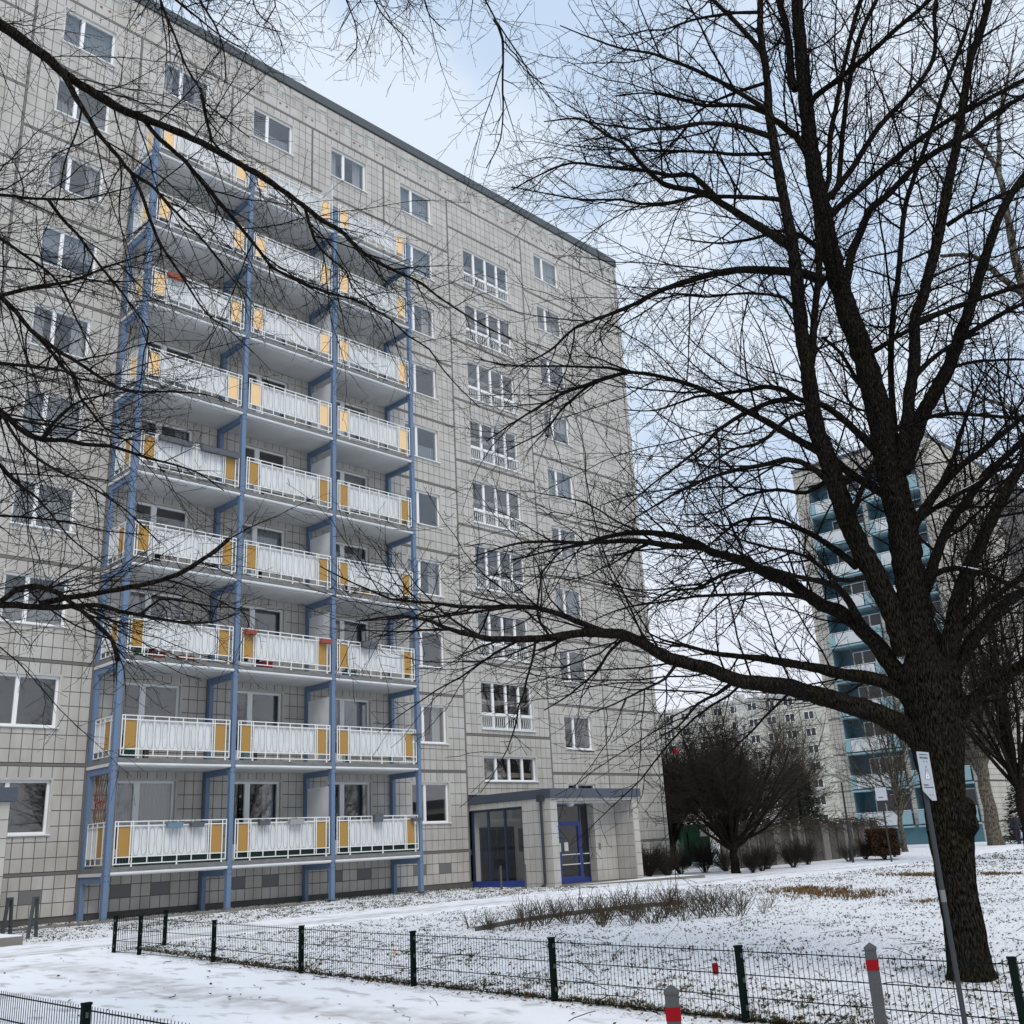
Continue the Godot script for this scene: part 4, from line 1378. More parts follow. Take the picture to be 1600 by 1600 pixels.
func grown_tree(called: String, label: String, at: Vector3, h: float, spread: float, r0: float, stems: int, fork: float, sd: int, bark: Material, twig: Material, spec: Dictionary) -> Node3D:
	var t := thing(called, label, "tree", at)
	var r := RandomNumberGenerator.new()
	r.seed = sd
	var pts := PackedVector3Array()
	var rad := PackedFloat32Array()
	for i in 12:
		pts.append(Vector3(0.04 * sin(i * 0.9), -0.2 + (fork + 0.3) * i / 11.0, 0.04 * cos(i * 1.3)) * Vector3(1, 1, 1))
		rad.append(r0 * (1.0 - 0.25 * i / 11.0 + 0.35 * exp(-i * 0.9)))
	part("trunk", trunk_mesh(pts, rad, bark, sd), t)
	var tw := MB.new()
	for s in stems:
		var az := TAU * s / stems + r.randf_range(-0.4, 0.4)
		var lift := r.randf_range(0.15, 1.0)
		var dir := Vector3(cos(az) * spread / h * 1.6 * (1.15 - lift), 0.35 + lift, sin(az) * spread / h * 1.6 * (1.15 - lift)).normalized()
		var p := Vector3(0, fork * r.randf_range(0.75, 1.0), 0)
		var length := (h - fork) * r.randf_range(0.55, 1.08) if lift > 0.5 else spread * r.randf_range(0.6, 1.3)
		var q := PackedVector3Array([p])
		var w := PackedFloat32Array([r0 * 0.5])
		var n := 14
		for k in n:
			dir = (dir + Vector3(r.randf_range(-1, 1), r.randf_range(-0.7, 1), r.randf_range(-1, 1)) * 0.13 + Vector3(0, 0.03, 0)).normalized()
			p += dir * length / n
			q.append(p)
			w.append(lerpf(r0 * 0.5, 0.012, pow(float(k + 1) / n, 0.7)))
		var m := MB.new()
		m.tube(q, w, 7)
		part("branch", m.mesh(bark), t)
		sprout(tw, q, w, 0, spec, r)
	part("crown", tw.mesh(twig), t).set_meta("kind", "stuff")
	return t

func make_background_plants():
	# the low dense tree at the corner of the block
	var fruit := {"gap": [0.20, 0.15, 0.13], "len": [1.6, 0.7, 0.3], "step": [0.22, 0.16, 0.12], "rad": [0.022, 0.011, 0.008], "tip": 0.006, "rise": [0.03, 0.04, 0.05], "bare": 0.28}
	grown_tree("fruit_tree", "dense dark low tree behind the corner of the tiled block", Vector3(37.6, 0.05, 4.2), 6.4, 4.8, 0.19, 26, 1.15, 31, M.bark, M.redtwig, fruit)
	grown_tree("fruit_tree", "dark twiggy low tree rising behind the concrete wall", Vector3(45.2, 0.1, -0.6), 8.0, 5.0, 0.2, 26, 1.4, 33, M.bark, M.redtwig, fruit)
	grown_tree("fruit_tree", "dark twiggy low tree close behind the block corner, red balloon in it", Vector3(43.5, 0.1, -3.2), 7.4, 4.4, 0.18, 26, 1.2, 34, M.bark, M.redtwig, fruit)
	grown_tree("fruit_tree", "brownish bare thicket tree above the concrete wall near the conifer", Vector3(49.5, 0.1, -3.4), 7.6, 4.8, 0.17, 24, 1.2, 46, M.bark, M.greytwig, fruit)
	grown_tree("fruit_tree", "brownish bare thicket tree between the green cabin and the low dark tree", Vector3(47.0, 0.1, -6.0), 8.2, 4.8, 0.17, 24, 1.2, 47, M.bark, M.redtwig, fruit)
	var tall := {"gap": [0.42, 0.34, 0.26], "len": [2.6, 1.15, 0.5], "step": [0.4, 0.28, 0.22], "rad": [0.028, 0.014, 0.010], "tip": 0.008, "rise": [0.03, 0.04, 0.05], "bare": 0.15}
	grown_tree("birch_tree", "slender grey tree among the shrubs before the far pale flats", Vector3(74.0, 0.2, -19.0), 13.5, 4.0, 0.17, 16, 2.2, 35, M.palebark, M.greytwig, tall)
	grown_tree("birch_tree", "grey fine twigged tree before the windows of the far pale flats", Vector3(68.0, 0.15, -9.5), 12.0, 4.2, 0.15, 18, 2.0, 44, M.palebark, M.greytwig, tall)
	grown_tree("birch_tree", "tall thin grey tree behind the dark conifer", Vector3(84.0, 0.2, -19.5), 15.0, 5.0, 0.18, 18, 2.4, 45, M.palebark, M.greytwig, tall)
	grown_tree("plane_tree", "stout pale trunked tree before the gable with teal balconies", ground_px(1557, 1322, 0.12), 24.0, 9.0, 0.42, 18, 5.0, 36, M.palebark, M.redtwig, tall)
	grown_tree("maple_tree", "reddish twigged bare tree behind the big linden", Vector3(44.0, 0.1, 13.6), 17.0, 6.0, 0.2, 18, 3.0, 37, M.bark, M.redtwig, tall)
	grown_tree("maple_tree", "thin leaning tree beside the teal balconies", Vector3(57.5, 0.1, 2.3), 12.0, 3.5, 0.16, 12, 2.4, 38, M.palebark, M.greytwig, tall)
	# trees across the lawn that the panes mirror
	var spots := [Vector3(19, 0, 37), Vector3(29, 0, 41), Vector3(40, 0, 38), Vector3(52, 0, 44), Vector3(34, 0, 52), Vector3(11, 0, 46)]
	var first: Node3D = null
	for i in spots.size():
		if i == 0:
			first = grown_tree("courtyard_tree", "bare tree across the lawn behind the wire fence", spots[0], 14.0, 5.5, 0.22, 18, 2.6, 41, M.bark, M.twig, tall)
			first.set_meta("group", "trees across the lawn")
		else:
			copy_of(first, spots[i], i * 1.3)
	conifer(Vector3(55.4, 0.12, -2.6), 5.4, 1.8, 51, "dark green conifer before the far pale flats")
	conifer(Vector3(68.6, 0.15, 5.6), 5.2, 2.0, 52, "dark evergreen beside the walking person")

func conifer(at: Vector3, h: float, w: float, sd: int, label: String):
	var t := thing("conifer_tree", label, "tree", at)
	var r := RandomNumberGenerator.new()
	r.seed = sd
	var m := MB.new()
	m.tube(PackedVector3Array([Vector3(0, -0.1, 0), Vector3(0, h * 0.95, 0)]), PackedFloat32Array([0.16, 0.02]), 8)
	part("trunk", m.mesh(M.bark), t)
	var c := MB.new()
	for i in 5200:
		var y := h * (1.0 - sqrt(r.randf()))
		var rr := w * pow(1.0 - y / h, 0.75) * sqrt(r.randf_range(0.15, 1.0)) * r.randf_range(0.8, 1.15)
		var a := r.randf() * TAU
		var p := Vector3(cos(a) * rr, y + 0.1, sin(a) * rr)
		var d := Vector3(cos(a) + r.randf_range(-0.6, 0.6), r.randf_range(-0.5, 0.3), sin(a) + r.randf_range(-0.6, 0.6)).normalized() * r.randf_range(0.12, 0.3)
		var s := d.cross(Vector3(r.randf_range(-1, 1), 1, r.randf_range(-1, 1))).normalized() * r.randf_range(0.03, 0.07)
		c.tri(p + s, p + d, p - s)
	part("crown", c.mesh(M.needle), t).set_meta("kind", "stuff")

# ---------------------------------------------------------------- shrubs
func shrub_mesh(sd: int, h: float, w: float, stems: int, m: Material, thick: float) -> ArrayMesh:
	var r := RandomNumberGenerator.new()
	r.seed = sd
	var b := MB.new()
	var spec := {"gap": [0.075, 0.07], "len": [0.30 * h / 0.6, 0.13 * h / 0.6], "step": [0.06, 0.05], "rad": [thick * 0.6, thick * 0.45], "tip": thick * 0.35, "rise": [0.08, 0.06], "bare": 0.2}
	for s in stems:
		var a := r.randf() * TAU
		var p := Vector3(cos(a), 0, sin(a)) * r.randf_range(0.0, 0.09) + Vector3(0, -0.03, 0)
		var dir := Vector3(cos(a) * r.randf_range(0.2, 1.0) * w / h, 1.0, sin(a) * r.randf_range(0.2, 1.0) * w / h).normalized()
		var q := PackedVector3Array([p])
		var rad := PackedFloat32Array([thick])
		var len := h * r.randf_range(0.7, 1.15)
		for k in 7:
			dir = (dir + Vector3(r.randf_range(-1, 1), r.randf_range(-0.4, 0.6), r.randf_range(-1, 1)) * 0.2).normalized()
			p += dir * len / 7.0
			q.append(p)
			rad.append(thick * (1.0 - 0.08 * k))
		b.tube(q, rad, 4)
		sprout(b, q, rad, 0, spec, r)
	return b.mesh(m)

func make_shrubs():
	var kinds := []
	for i in 5:
		kinds.append(shrub_mesh(60 + i, 0.52, 0.55, 13, M.olivetwig if i % 2 == 0 else M.greytwig, 0.006))
	var r := RandomNumberGenerator.new()
	r.seed = 66
	var n := 0
	for row in 5:
		for c in 18:
			var f := c / 17.0
			var back := Vector3(14.6, 0, 13.0).lerp(Vector3(22.2, 0, 13.9), f)
			var fore := Vector3(13.7, 0, 15.0).lerp(Vector3(20.4, 0, 17.0), f)
			var p := back.lerp(fore, row / 4.0) + Vector3(r.randf_range(-0.22, 0.22), 0, r.randf_range(-0.2, 0.2))
			if f < 0.25 and row > 2 or f > 0.85 and (row == 4 or r.randf() < 0.4) or r.randf() < 0.08:
				continue
			p.y = gh(p.x, p.z)
			var o := thing("bare_shrub", "low bare thorny shrub in the snowy planting bed behind the fence", "shrub", p, r.randf() * TAU, "shrubs in the planting bed")
			var m := part("stems", kinds[n % 5], o)
			var s := r.randf_range(0.75, 1.2) * (0.75 if f > 0.8 or f < 0.12 else 1.0)
			m.scale = Vector3(s, s * r.randf_range(0.85, 1.15), s)
			n += 1
	# dark shrubs and hedge before the corner and the wall
	var tall := shrub_mesh(80, 1.35, 1.2, 36, M.redtwig, 0.011)
	var tall2 := shrub_mesh(81, 1.2, 1.3, 36, M.greytwig, 0.011)
	var rows := [[36.0, 1.0, 1.0], [37.0, 1.2, 1.05], [38.2, 1.0, 0.9], [39.2, 1.6, 1.1], [39.9, 2.2, 0.9], [37.6, 5.0, 0.7], [39.3, 4.4, 0.75], [41.0, 3.6, 1.0], [41.8, 4.4, 0.9], [44.5, 3.6, 0.85], [46.5, 4.6, 0.8], [48.6, 4.4, 0.75], [50.4, 5.0, 0.7]]
	for i in rows.size():
		var q: Array = rows[i]
		var o := thing("hedge_shrub", "dark leafless shrub growing between the block corner and the concrete wall", "shrub", Vector3(q[0], gh(q[0], q[1]), q[1]), i * 1.7, "shrubs by the concrete wall")
		var m := part("stems", tall if i % 3 != 1 else tall2, o)
		m.scale = Vector3.ONE * q[2]
	# clipped hedge that keeps its brown leaves
	var h := thing("clipped_hedge", "clipped block of hedge with dry brown leaves", "hedge", ground_px(1383, 1342, 0.12), 0.6)
	var c := MB.new()
	for i in 7000:
		var p := Vector3(r.randf_range(-1.0, 1.0), r.randf_range(0.12, 1.0), r.randf_range(-0.6, 0.6)) * Vector3(1.05, 1.35, 1.0)
		var d := Vector3(r.randf_range(-1, 1), r.randf_range(-1, 1), r.randf_range(-1, 1)).normalized() * 0.06
		var s := d.cross(Vector3(r.randf_range(-1, 1), r.randf_range(-1, 1), r.randf_range(-1, 1))).normalized() * 0.035
		c.quad(p - d, p + s, p + d, p - s)
	part("leaves", c.mesh(M.leafbrown), h).set_meta("kind", "stuff")
	part("stems", shrub_mesh(83, 1.2, 0.9, 20, M.twig, 0.014), h)

# ---------------------------------------------------------------- buildings beyond
func tile_grid(m: MB, back: MB, x0: float, x1: float, y0: float, y1: float, cw: float, ch: float, z: float):
	back.quad(Vector3(x0, y1, z - 0.012), Vector3(x1, y1, z - 0.012), Vector3(x1, y0, z - 0.012), Vector3(x0, y0, z - 0.012))
	var nx := maxi(1, roundi((x1 - x0) / cw))
	var ny := maxi(1, roundi((y1 - y0) / ch))
	for i in nx:
		for j in ny:
			m.col = tile_tone()
			var a := lerpf(x0, x1, float(i) / nx)
			var b := lerpf(x0, x1, float(i + 1) / nx)
			var c := lerpf(y0, y1, float(j) / ny)
			var d := lerpf(y0, y1, float(j + 1) / ny)
			m.quad(Vector3(a + 0.014, d - 0.014, z), Vector3(b - 0.014, d - 0.014, z), Vector3(b - 0.014, c + 0.014, z), Vector3(a + 0.014, c + 0.014, z))

func make_far_buildings():
	# the next block in the row: we see its gable with teal loggias and a strip of its tiled front
	var o := thing("apartment_tower", "tiled block of flats with teal recessed balconies behind the linden", "building", Vector3(77.0, 0, -11.3), -PI / 2)
	var t := MB.new()
	var w := MB.new()
	for k in 10:
		var f := F0 + ST * k
		for s in [[0.0, 1.25], [10.6, 11.5]]:
			tile_grid(t, w, s[0], s[1], f + 0.05, f + ST - 0.05, 0.31, 0.39, 0.0)
		tile_grid(t, w, 5.75, 6.15, f + 0.05, f + ST - 0.05, 0.31, 0.39, 0.0)
	for s in [[0.0, 11.5]]:
		tile_grid(t, w, s[0], s[1], 29.55, 31.0, 0.6, 0.45, 0.0)
		tile_grid(t, w, s[0], s[1], 0.2, 1.45, 0.31, 0.40, 0.0)
	var tm := t.mesh(M.fartile)
	part("tile_field", tm, o).set_meta("kind", "stuff")
	part("wall", w.mesh(M.joint), o)
	t = MB.new()
	w = MB.new()
	for k in 10:
		tile_grid(t, w, 0.0, 3.55, F0 + ST * k + 0.05, F0 + ST * k + ST - 0.05, 0.31, 0.39, 0.0)
		tile_grid(t, w, 3.62, 7.15, F0 + ST * k + 0.05, F0 + ST * k + ST - 0.05, 0.31, 0.39, 0.0)
		tile_grid(t, w, 7.22, 10.8, F0 + ST * k + 0.05, F0 + ST * k + ST - 0.05, 0.31, 0.39, 0.0)
		tile_grid(t, w, 10.87, 14.4, F0 + ST * k + 0.05, F0 + ST * k + ST - 0.05, 0.31, 0.39, 0.0)
	tile_grid(t, w, 0.0, 14.4, 29.55, 31.0, 0.6, 0.45, 0.0)
	tile_grid(t, w, 0.0, 14.4, 0.45, 1.45, 0.31, 0.40, 0.0)
	var side := part("tile_field", t.mesh(M.fartile), o, Vector3(11.5, 0, 0))
	side.rotation.y = PI / 2
	side.set_meta("kind", "stuff")
	var sw := part("wall", w.mesh(M.joint), o, Vector3(11.5, 0, 0))
	sw.rotation.y = PI / 2
	part("core", box_mesh(Vector3(0.0, -0.3, -32.0), Vector3(11.46, 31.0, -1.5), M.plinth), o)
	part("core", box_mesh(Vector3(11.38, -0.3, -1.5), Vector3(11.46, 31.0, -0.02), M.plinth), o)
	part("core", box_mesh(Vector3(0.01, -0.3, -1.5), Vector3(1.23, 31.0, -0.02), M.plinth), o)
	part("roof_edge", box_mesh(Vector3(-0.06, 31.0, -32.0), Vector3(11.56, 31.3, 0.06), M.roofing), o)
	for k in 11:
		part("band", box_mesh(Vector3(0, F0 + ST * k - 0.045, -0.02), Vector3(11.5, F0 + ST * k + 0.045, 0.004), M.band), o)
	for k in range(0, 10):
		for s in [1.25, 6.15]:
			var w2 := 4.5 if s < 2.0 else 4.45
			var b := Node3D.new()
			b.name = "loggia"
			o.add_child(b, true)
			b.position = Vector3(s, F0 + ST * k, 0)
			part("back_wall", shared_box(Vector3(w2, 2.66, 0.06), M.tealwall), b, Vector3(w2 / 2, 1.38, -1.4))
			part("side_wall", shared_box(Vector3(0.05, 2.66, 1.36), M.tealwall), b, Vector3(0.025, 1.38, -0.70))
			part("side_wall", shared_box(Vector3(0.05, 2.66, 1.36), M.tealwall), b, Vector3(w2 - 0.025, 1.38, -0.70))
			part("floor_slab", shared_box(Vector3(w2 - 0.01, 0.13, 1.78), M.teal), b, Vector3(w2 / 2, -0.065, -0.52))
			part("railing_panel", ribbed(2.9), b, Vector3(0.55, 0.1, 0.28))
			part("teal_panel", shared_box(Vector3(0.48, 0.95, 0.03), M.teal), b, Vector3(0.27, 0.58, 0.28))
			part("teal_panel", shared_box(Vector3(0.9, 0.95, 0.03), M.teal), b, Vector3(w2 - 0.48, 0.58, 0.28))
			part("handrail", shared_box(Vector3(w2 - 0.06, 0.04, 0.05), M.rail), b, Vector3(w2 / 2, 1.10, 0.28))
			part("window_frame", frame_mesh("loggia", 2.9, 1.45, [0.8, 1.9], [], 0.07), b, Vector3(1.05, 0.95, -1.23))
			for q in [[0.07, 0.67], [0.86, 0.98], [1.96, 0.87]]:
				part("pane", shared_box(Vector3(q[1], 1.31, 0.01), M.pane), b, Vector3(1.05 + q[0] + q[1] / 2, 1.675, -1.36))
	part("base_wall", box_mesh(Vector3(1.25, -0.3, -0.03), Vector3(10.6, 1.38, 0.06), M.tealwall), o)
	# the pale slab far behind
	var f := thing("apartment_building", "pale many windowed slab block far behind the dark trees", "building", Vector3(160.0, 0, -150.0), -PI / 2)
	part("wall", box_mesh(Vector3(0, 0, -14), Vector3(97.0, 24.0, 0.0), M.farwall), f)
	part("roof_edge", box_mesh(Vector3(-0.3, 24.0, -14.3), Vector3(97.3, 24.5, 0.3), M.plaster), f)
	for k in 8:
		part("band", shared_box(Vector3(97.0, 0.12, 0.04), M.band), f, Vector3(48.5, 1.6 + 2.8 * k, 0.0))
		for c in range(6, 26):
			var n := Node3D.new()
			n.name = "window"
			f.add_child(n, true)
			n.position = Vector3(1.2 + 3.6 * c, 2.6 + 2.8 * k, 0.2)
			part("frame", frame_mesh("far", 1.9, 1.4, [0.95], [], 0.09), n)
			part("pane", shared_box(Vector3(1.72, 1.22, 0.02), M.pane), n, Vector3(0.95, 0.7, -0.14))
	for c in [8, 15, 22]:
		part("stair_tower", box_mesh(Vector3(3.6 * c - 1.1, 0.0, 0.0), Vector3(3.6 * c + 0.9, 25.4, 0.15), M.plaster), f)

func ribbed(w: float) -> ArrayMesh:
	var key := "ribbed %.2f" % w
	if not cache.has(key):
		var m := MB.new()
		var n := int(w / 0.1)
		for i in n:
			m.box(Vector3(0.1 * i, 0.0, -0.015), Vector3(0.1 * i + 0.078, 0.93, 0.015))
		m.box(Vector3(0, 0.02, -0.03), Vector3(w, 0.9, -0.016))
		cache[key] = m.mesh(M.white)
	return cache[key]

# ---------------------------------------------------------------- fences
func fence_post(o: Node3D, p: Vector3, turn: float):
	if not cache.has("fence post"):
		var m := MB.new()
		m.box(Vector3(-0.03, -0.25, -0.022), Vector3(0.03, 0.605, 0.022))
		cache["fence post"] = m.mesh(M.green)
		m = MB.new()
		m.box(Vector3(-0.035, 0.605, -0.027), Vector3(0.035, 0.622, 0.027))
		cache["post cap"] = m.mesh(M.green)
		m = MB.new()
		m.box(Vector3(-0.012, -0.02, 0.022), Vector3(0.012, 0.02, 0.036))
		cache["clip"] = m.mesh(M.steel)
	var n := part("post", cache["fence post"], o, p)
	n.rotation.y = turn
	part("cap", cache["post cap"], n)
	for y in [0.12, 0.34, 0.54]:
		part("clip", cache["clip"], n, Vector3(0, y, 0))

func fence_panel(o: Node3D, a: Vector3, b: Vector3):
	var m := MB.new()
	var len := a.distance_to(b)
	var along := (b - a) / len
	var n := int((len - 0.06) / 0.05)
	var aside := along.cross(Vector3.UP).normalized()
	for i in n:
		var p := a + along * (0.055 + 0.05 * i)
		m.tube(PackedVector3Array([p + Vector3(0, 0.02, 0), p + Vector3(0, 0.60, 0)]), filled(0.0029, 2), 4)
	for y in [0.025, 0.205, 0.385, 0.572]:
		for s in [-1.0, 1.0]:
			var q: Vector3 = aside * 0.0062 * s + Vector3(0, y, 0)
			m.tube(PackedVector3Array([a + q, b + q]), filled(0.0036, 2), 4)
	part("mesh_panel", m.mesh(M.green), o)

func fence(label: String, spots: Array):
	var o := thing("wire_fence", label, "fence")
	var pts := []
	for s in spots:
		pts.append(Vector3(s[0], gh(s[0], s[1]), s[1]))
	for i in pts.size():
		var d: Vector3 = pts[mini(i + 1, pts.size() - 1)] - pts[maxi(i - 1, 0)] if i > 0 and i < pts.size() - 1 else (pts[1] - pts[0] if i == 0 else pts[i] - pts[i - 1])
		fence_post(o, pts[i], atan2(d.x, d.z))
		if i > 0:
			fence_panel(o, pts[i - 1], pts[i])

func make_fences():
	var long := [[9.89, 9.74], [8.76, 10.09], [8.89, 10.78], [8.93, 13.19], [8.82, 15.77], [8.72, 18.32], [8.52, 20.84], [8.3, 23.3], [8.1, 25.72], [10.5, 26.4]]
	fence("low dark green wire fence with posts enclosing the snowy lawn and linden", long)
	fence("low dark green wire fence across the trodden way from the lawn", [[3.75, 15.5], [3.68, 18.1], [3.61, 20.7], [3.54, 23.3], [3.5, 25.8]])

# ---------------------------------------------------------------- bollards, sign, racks
func bollard(at: Vector3, turn: float, bands: Array, label: String) -> Node3D:
	var o := thing("bollard", label, "bollard", at, turn, "steel bollards before the fence")
	var s := 0.0275
	var m := MB.new()
	m.box(Vector3(-s, -0.2, -s), Vector3(s, 0.975, s))
	part("post", m.mesh(M.steel), o)
	m = MB.new()
	var top := Vector3(0, 1.0, 0)
	var c := [Vector3(-s - 0.003, 0.975, s + 0.003), Vector3(s + 0.003, 0.975, s + 0.003), Vector3(s + 0.003, 0.975, -s - 0.003), Vector3(-s - 0.003, 0.975, -s - 0.003)]
	for i in 4:
		m.tri(top, c[(i + 1) % 4], c[i])
	m.box(Vector3(-s - 0.003, 0.965, -s - 0.003), Vector3(s + 0.003, 0.975, s + 0.003))
	part("cap", m.mesh(M.steel), o)
	for y in bands:
		part("red_band", box_mesh(Vector3(-s - 0.0025, y - 0.024, -s - 0.0025), Vector3(s + 0.0025, y + 0.024, s + 0.0025), M.red), o)
	return o

func make_street_things():
	bollard(Vector3(3.58, 0, 26.09), 0.62, [0.895, 0.60], "square grey steel bollard with plain red bands")
	var b := bollard(Vector3(5.23, 0, 26.12), 0.42, [0.895, 0.605], "square grey steel bollard with torn sticker above its red band")
	var st := MB.new()
	st.col = Color(1, 1, 1)
	st.box(Vector3(-0.018, 0.925, 0.0280), Vector3(0.009, 0.965, 0.0288))
	part("sticker", st.mesh(M.sticker), b)
	part("sticker", box_mesh(Vector3(0.0095, 0.928, 0.0280), Vector3(0.020, 0.962, 0.0287), M.blue), b)
	part("sticker", box_mesh(Vector3(-0.022, 0.922, 0.0280), Vector3(-0.0185, 0.95, 0.0287), M.red), b)
	part("sticker", box_mesh(Vector3(-0.02, 0.885, 0.0302), Vector3(0.0, 0.905, 0.0308), M.peach), b)
	part("dark_patch", box_mesh(Vector3(0.0, 0.72, 0.0280), Vector3(0.022, 0.86, 0.0288), M.plinth), b)
	# sign on its pole
	var base := px(1508, 1600, 8.2)
	var o := thing("sign_post", "small white notice on a grey pole before the linden trunk", "sign", Vector3(base.x, 0, base.z))
	var m := MB.new()
	m.line(Vector3(0, -0.2, 0), Vector3(0, 2.06, 0), 0.018, 12)
	part("pole", m.mesh(M.zinc), o)
	var v := Vector3(base.x - EYE.x, 0, base.z - EYE.z).normalized()
	var rt := v.cross(Vector3.UP).normalized()
	var a := deg_to_rad(70.0)
	var bs := Basis(rt * cos(a) + v * sin(a), Vector3.UP, -v * cos(a) + rt * sin(a))
	var plate := Node3D.new()
	plate.name = "notice_board"
	o.add_child(plate)
	plate.transform = Transform3D(bs, Vector3(0, 1.895, 0) + bs * Vector3(0, 0, 0.030))
	plate.scale = Vector3(0.92, 0.98, 1)
	m = MB.new()
	var c := [Vector2(-0.125, 0.165), Vector2(0.125, 0.165), Vector2(0.125, -0.185), Vector2(0.03, -0.185), Vector2(-0.125, -0.115)]
	for z in [0.0025, -0.0025]:
		for i in range(1, 4):
			var p := Vector3(c[0].x, c[0].y, z)
			var q := Vector3(c[i].x, c[i].y, z)
			var r := Vector3(c[i + 1].x, c[i + 1].y, z)
			if z > 0:
				m.tri(p, q, r)
			else:
				m.tri(p, r, q)
	for i in 5:
		var p := Vector3(c[i].x, c[i].y, 0.0025)
		var q := Vector3(c[(i + 1) % 5].x, c[(i + 1) % 5].y, 0.0025)
		m.quad(p, p - Vector3(0, 0, 0.005), q - Vector3(0, 0, 0.005), q)
	part("plate", m.mesh(mat(lin(0.36, 0.395, 0.44), 0.5)), plate)
	var ink := mat(lin(0.02, 0.022, 0.03), 0.6)
	part("text_line", box_mesh(Vector3(-0.095, 0.142, 0.003), Vector3(0.085, 0.148, 0.0036), ink), plate)
	m = MB.new()
	var r := RandomNumberGenerator.new()
	r.seed = 5
	for i in 9:            # a word too small to read in the photograph: strokes only
		var x := -0.09 + 0.0195 * i
		m.box(Vector3(x, 0.112, 0.003), Vector3(x + 0.005, 0.130, 0.0036))
		m.box(Vector3(x + 0.0052, 0.112 + 0.013 * r.randf(), 0.003), Vector3(x + 0.014, 0.117 + 0.013 * r.randf(), 0.0036))
	part("lettering", m.mesh(ink), plate)
	m = MB.new()
	for q in [[-0.02, 0.09], [0.04, 0.09], [-0.01, -0.15], [0.05, -0.15]]:
		m.box(Vector3(q[0], q[1], 0.003), Vector3(q[0] + 0.012, q[1] + 0.011, 0.004))
	part("rivet", m.mesh(ink), plate)
	m = MB.new()
	m.tri(Vector3(0.01, 0.062, 0.003), Vector3(0.068, -0.03, 0.003), Vector3(-0.048, -0.03, 0.003))
	part("warning_triangle", m.mesh(M.white), plate)
	m = MB.new()
	m.box(Vector3(0.005, 0.003, 0.0035), Vector3(0.015, 0.036, 0.0042))
	m.box(Vector3(0.004, -0.018, 0.0035), Vector3(0.016, -0.008, 0.0042))
	for e in [[Vector3(0.01, 0.064, 0.0032), Vector3(0.07, -0.031, 0.0032)], [Vector3(0.07, -0.031, 0.0032), Vector3(-0.05, -0.031, 0.0032)], [Vector3(-0.05, -0.031, 0.0032), Vector3(0.01, 0.064, 0.0032)]]:
		m.bar(e[0], e[1], 0.004, 0.0012)
	part("exclamation_mark", m.mesh(ink), plate)
	m = MB.new()
	m.box(Vector3(-0.10, -0.078, 0.003), Vector3(0.0, -0.070, 0.0036))
	m.box(Vector3(-0.10, -0.094, 0.003), Vector3(0.10, -0.088, 0.0036))
	part("text_line", m.mesh(ink), plate)
	var w := MB.new()
	w.tube(PackedVector3Array([Vector3(-0.0, 1.03, 0.0), Vector3(0, 1.11, 0)]), filled(0.0190, 2), 12)
	part("sticker", w.mesh(M.vent), o)
	# bicycle racks: steel frames like an A
	var spots := [[Vector3(25.2, 0.14, 3.15), "left of the pair by the glazed porch"], [Vector3(25.75, 0.14, 3.75), "nearer the porch pillar with the downpipe"], [Vector3(9.25, 0.22, 3.75), "close to the house wall beside the low step"], [Vector3(9.42, 0.22, 4.75), "out from the house wall beside the low step"]]
	for i in spots.size():
		var rk := thing("bike_rack", "grey steel A shaped bicycle stand, " + spots[i][1], "bike rack", spots[i][0], 0.75, "bicycle stands by the house")
		m = MB.new()
		m.bar(Vector3(-0.21, -0.05, 0), Vector3(-0.06, 0.78, 0), 0.06, 0.06)
		part("leg", m.mesh(M.steel), rk)
		m = MB.new()
		m.bar(Vector3(0.17, -0.05, 0), Vector3(0.09, 0.78, 0), 0.06, 0.06)
		part("leg", m.mesh(M.steel), rk)
		m = MB.new()
		m.box(Vector3(-0.09, 0.775, -0.031), Vector3(0.12, 0.83, 0.031))
		part("top_bar", m.mesh(M.steel), rk)
		m = MB.new()
		m.box(Vector3(-0.15, 0.24, -0.02), Vector3(0.14, 0.28, 0.02))
		part("cross_bar", m.mesh(M.steel), rk)
	var stp := thing("concrete_step", "low concrete slab step covered with snow beside the bicycle stands", "step", Vector3(6.6, 0.2, 5.5))
	part("slab", box_mesh(Vector3(-2.4, -0.2, -0.9), Vector3(2.0, 0.16, 0.9), M.concrete), stp)
	part("snow_cover", box_mesh(Vector3(-2.38, 0.161, -0.88), Vector3(1.98, 0.185, 0.88), M.snow), stp)
	# edging of the planting bed and of the lawn by the house
	var k := thing("bed_edging", "thin dark edging board behind the shrub bed", "edging")
	m = MB.new()
	var line := [[14.2, 13.6], [15.6, 13.15], [17.7, 12.95], [19.4, 13.1], [20.9, 13.5]]
	for i in line.size() - 1:
		var p := Vector3(line[i][0], gh(line[i][0], line[i][1]) + 0.04, line[i][1])
		var q := Vector3(line[i + 1][0], gh(line[i + 1][0], line[i + 1][1]) + 0.04, line[i + 1][1])
		m = MB.new()
		m.bar(p, q, 0.05, 0.09)
		part("board", m.mesh(M.plinth), k)
	k = thing("kerb_edging", "dark concrete kerb along the foot of the house wall", "kerb")
	for i in 9:
		m = MB.new()
		m.box(Vector3(9.6 + 1.0 * i, 0.1, 1.95), Vector3(10.59 + 1.0 * i, 0.31, 2.03))
		part("kerb_stone", m.mesh(M.concrete), k)
	# litter one can pick out
	var can := thing("tin_can", "small red tin standing in the snow behind the wire fence", "can", ground_px(1119, 1522, 0.01))
	m = MB.new()
	m.tube(PackedVector3Array([Vector3(0, 0, 0), Vector3(0, 0.01, 0), Vector3(0, 0.11, 0), Vector3(0, 0.12, 0)]), PackedFloat32Array([0.028, 0.033, 0.033, 0.026]), 14, true)
	part("body", m.mesh(M.red), can)
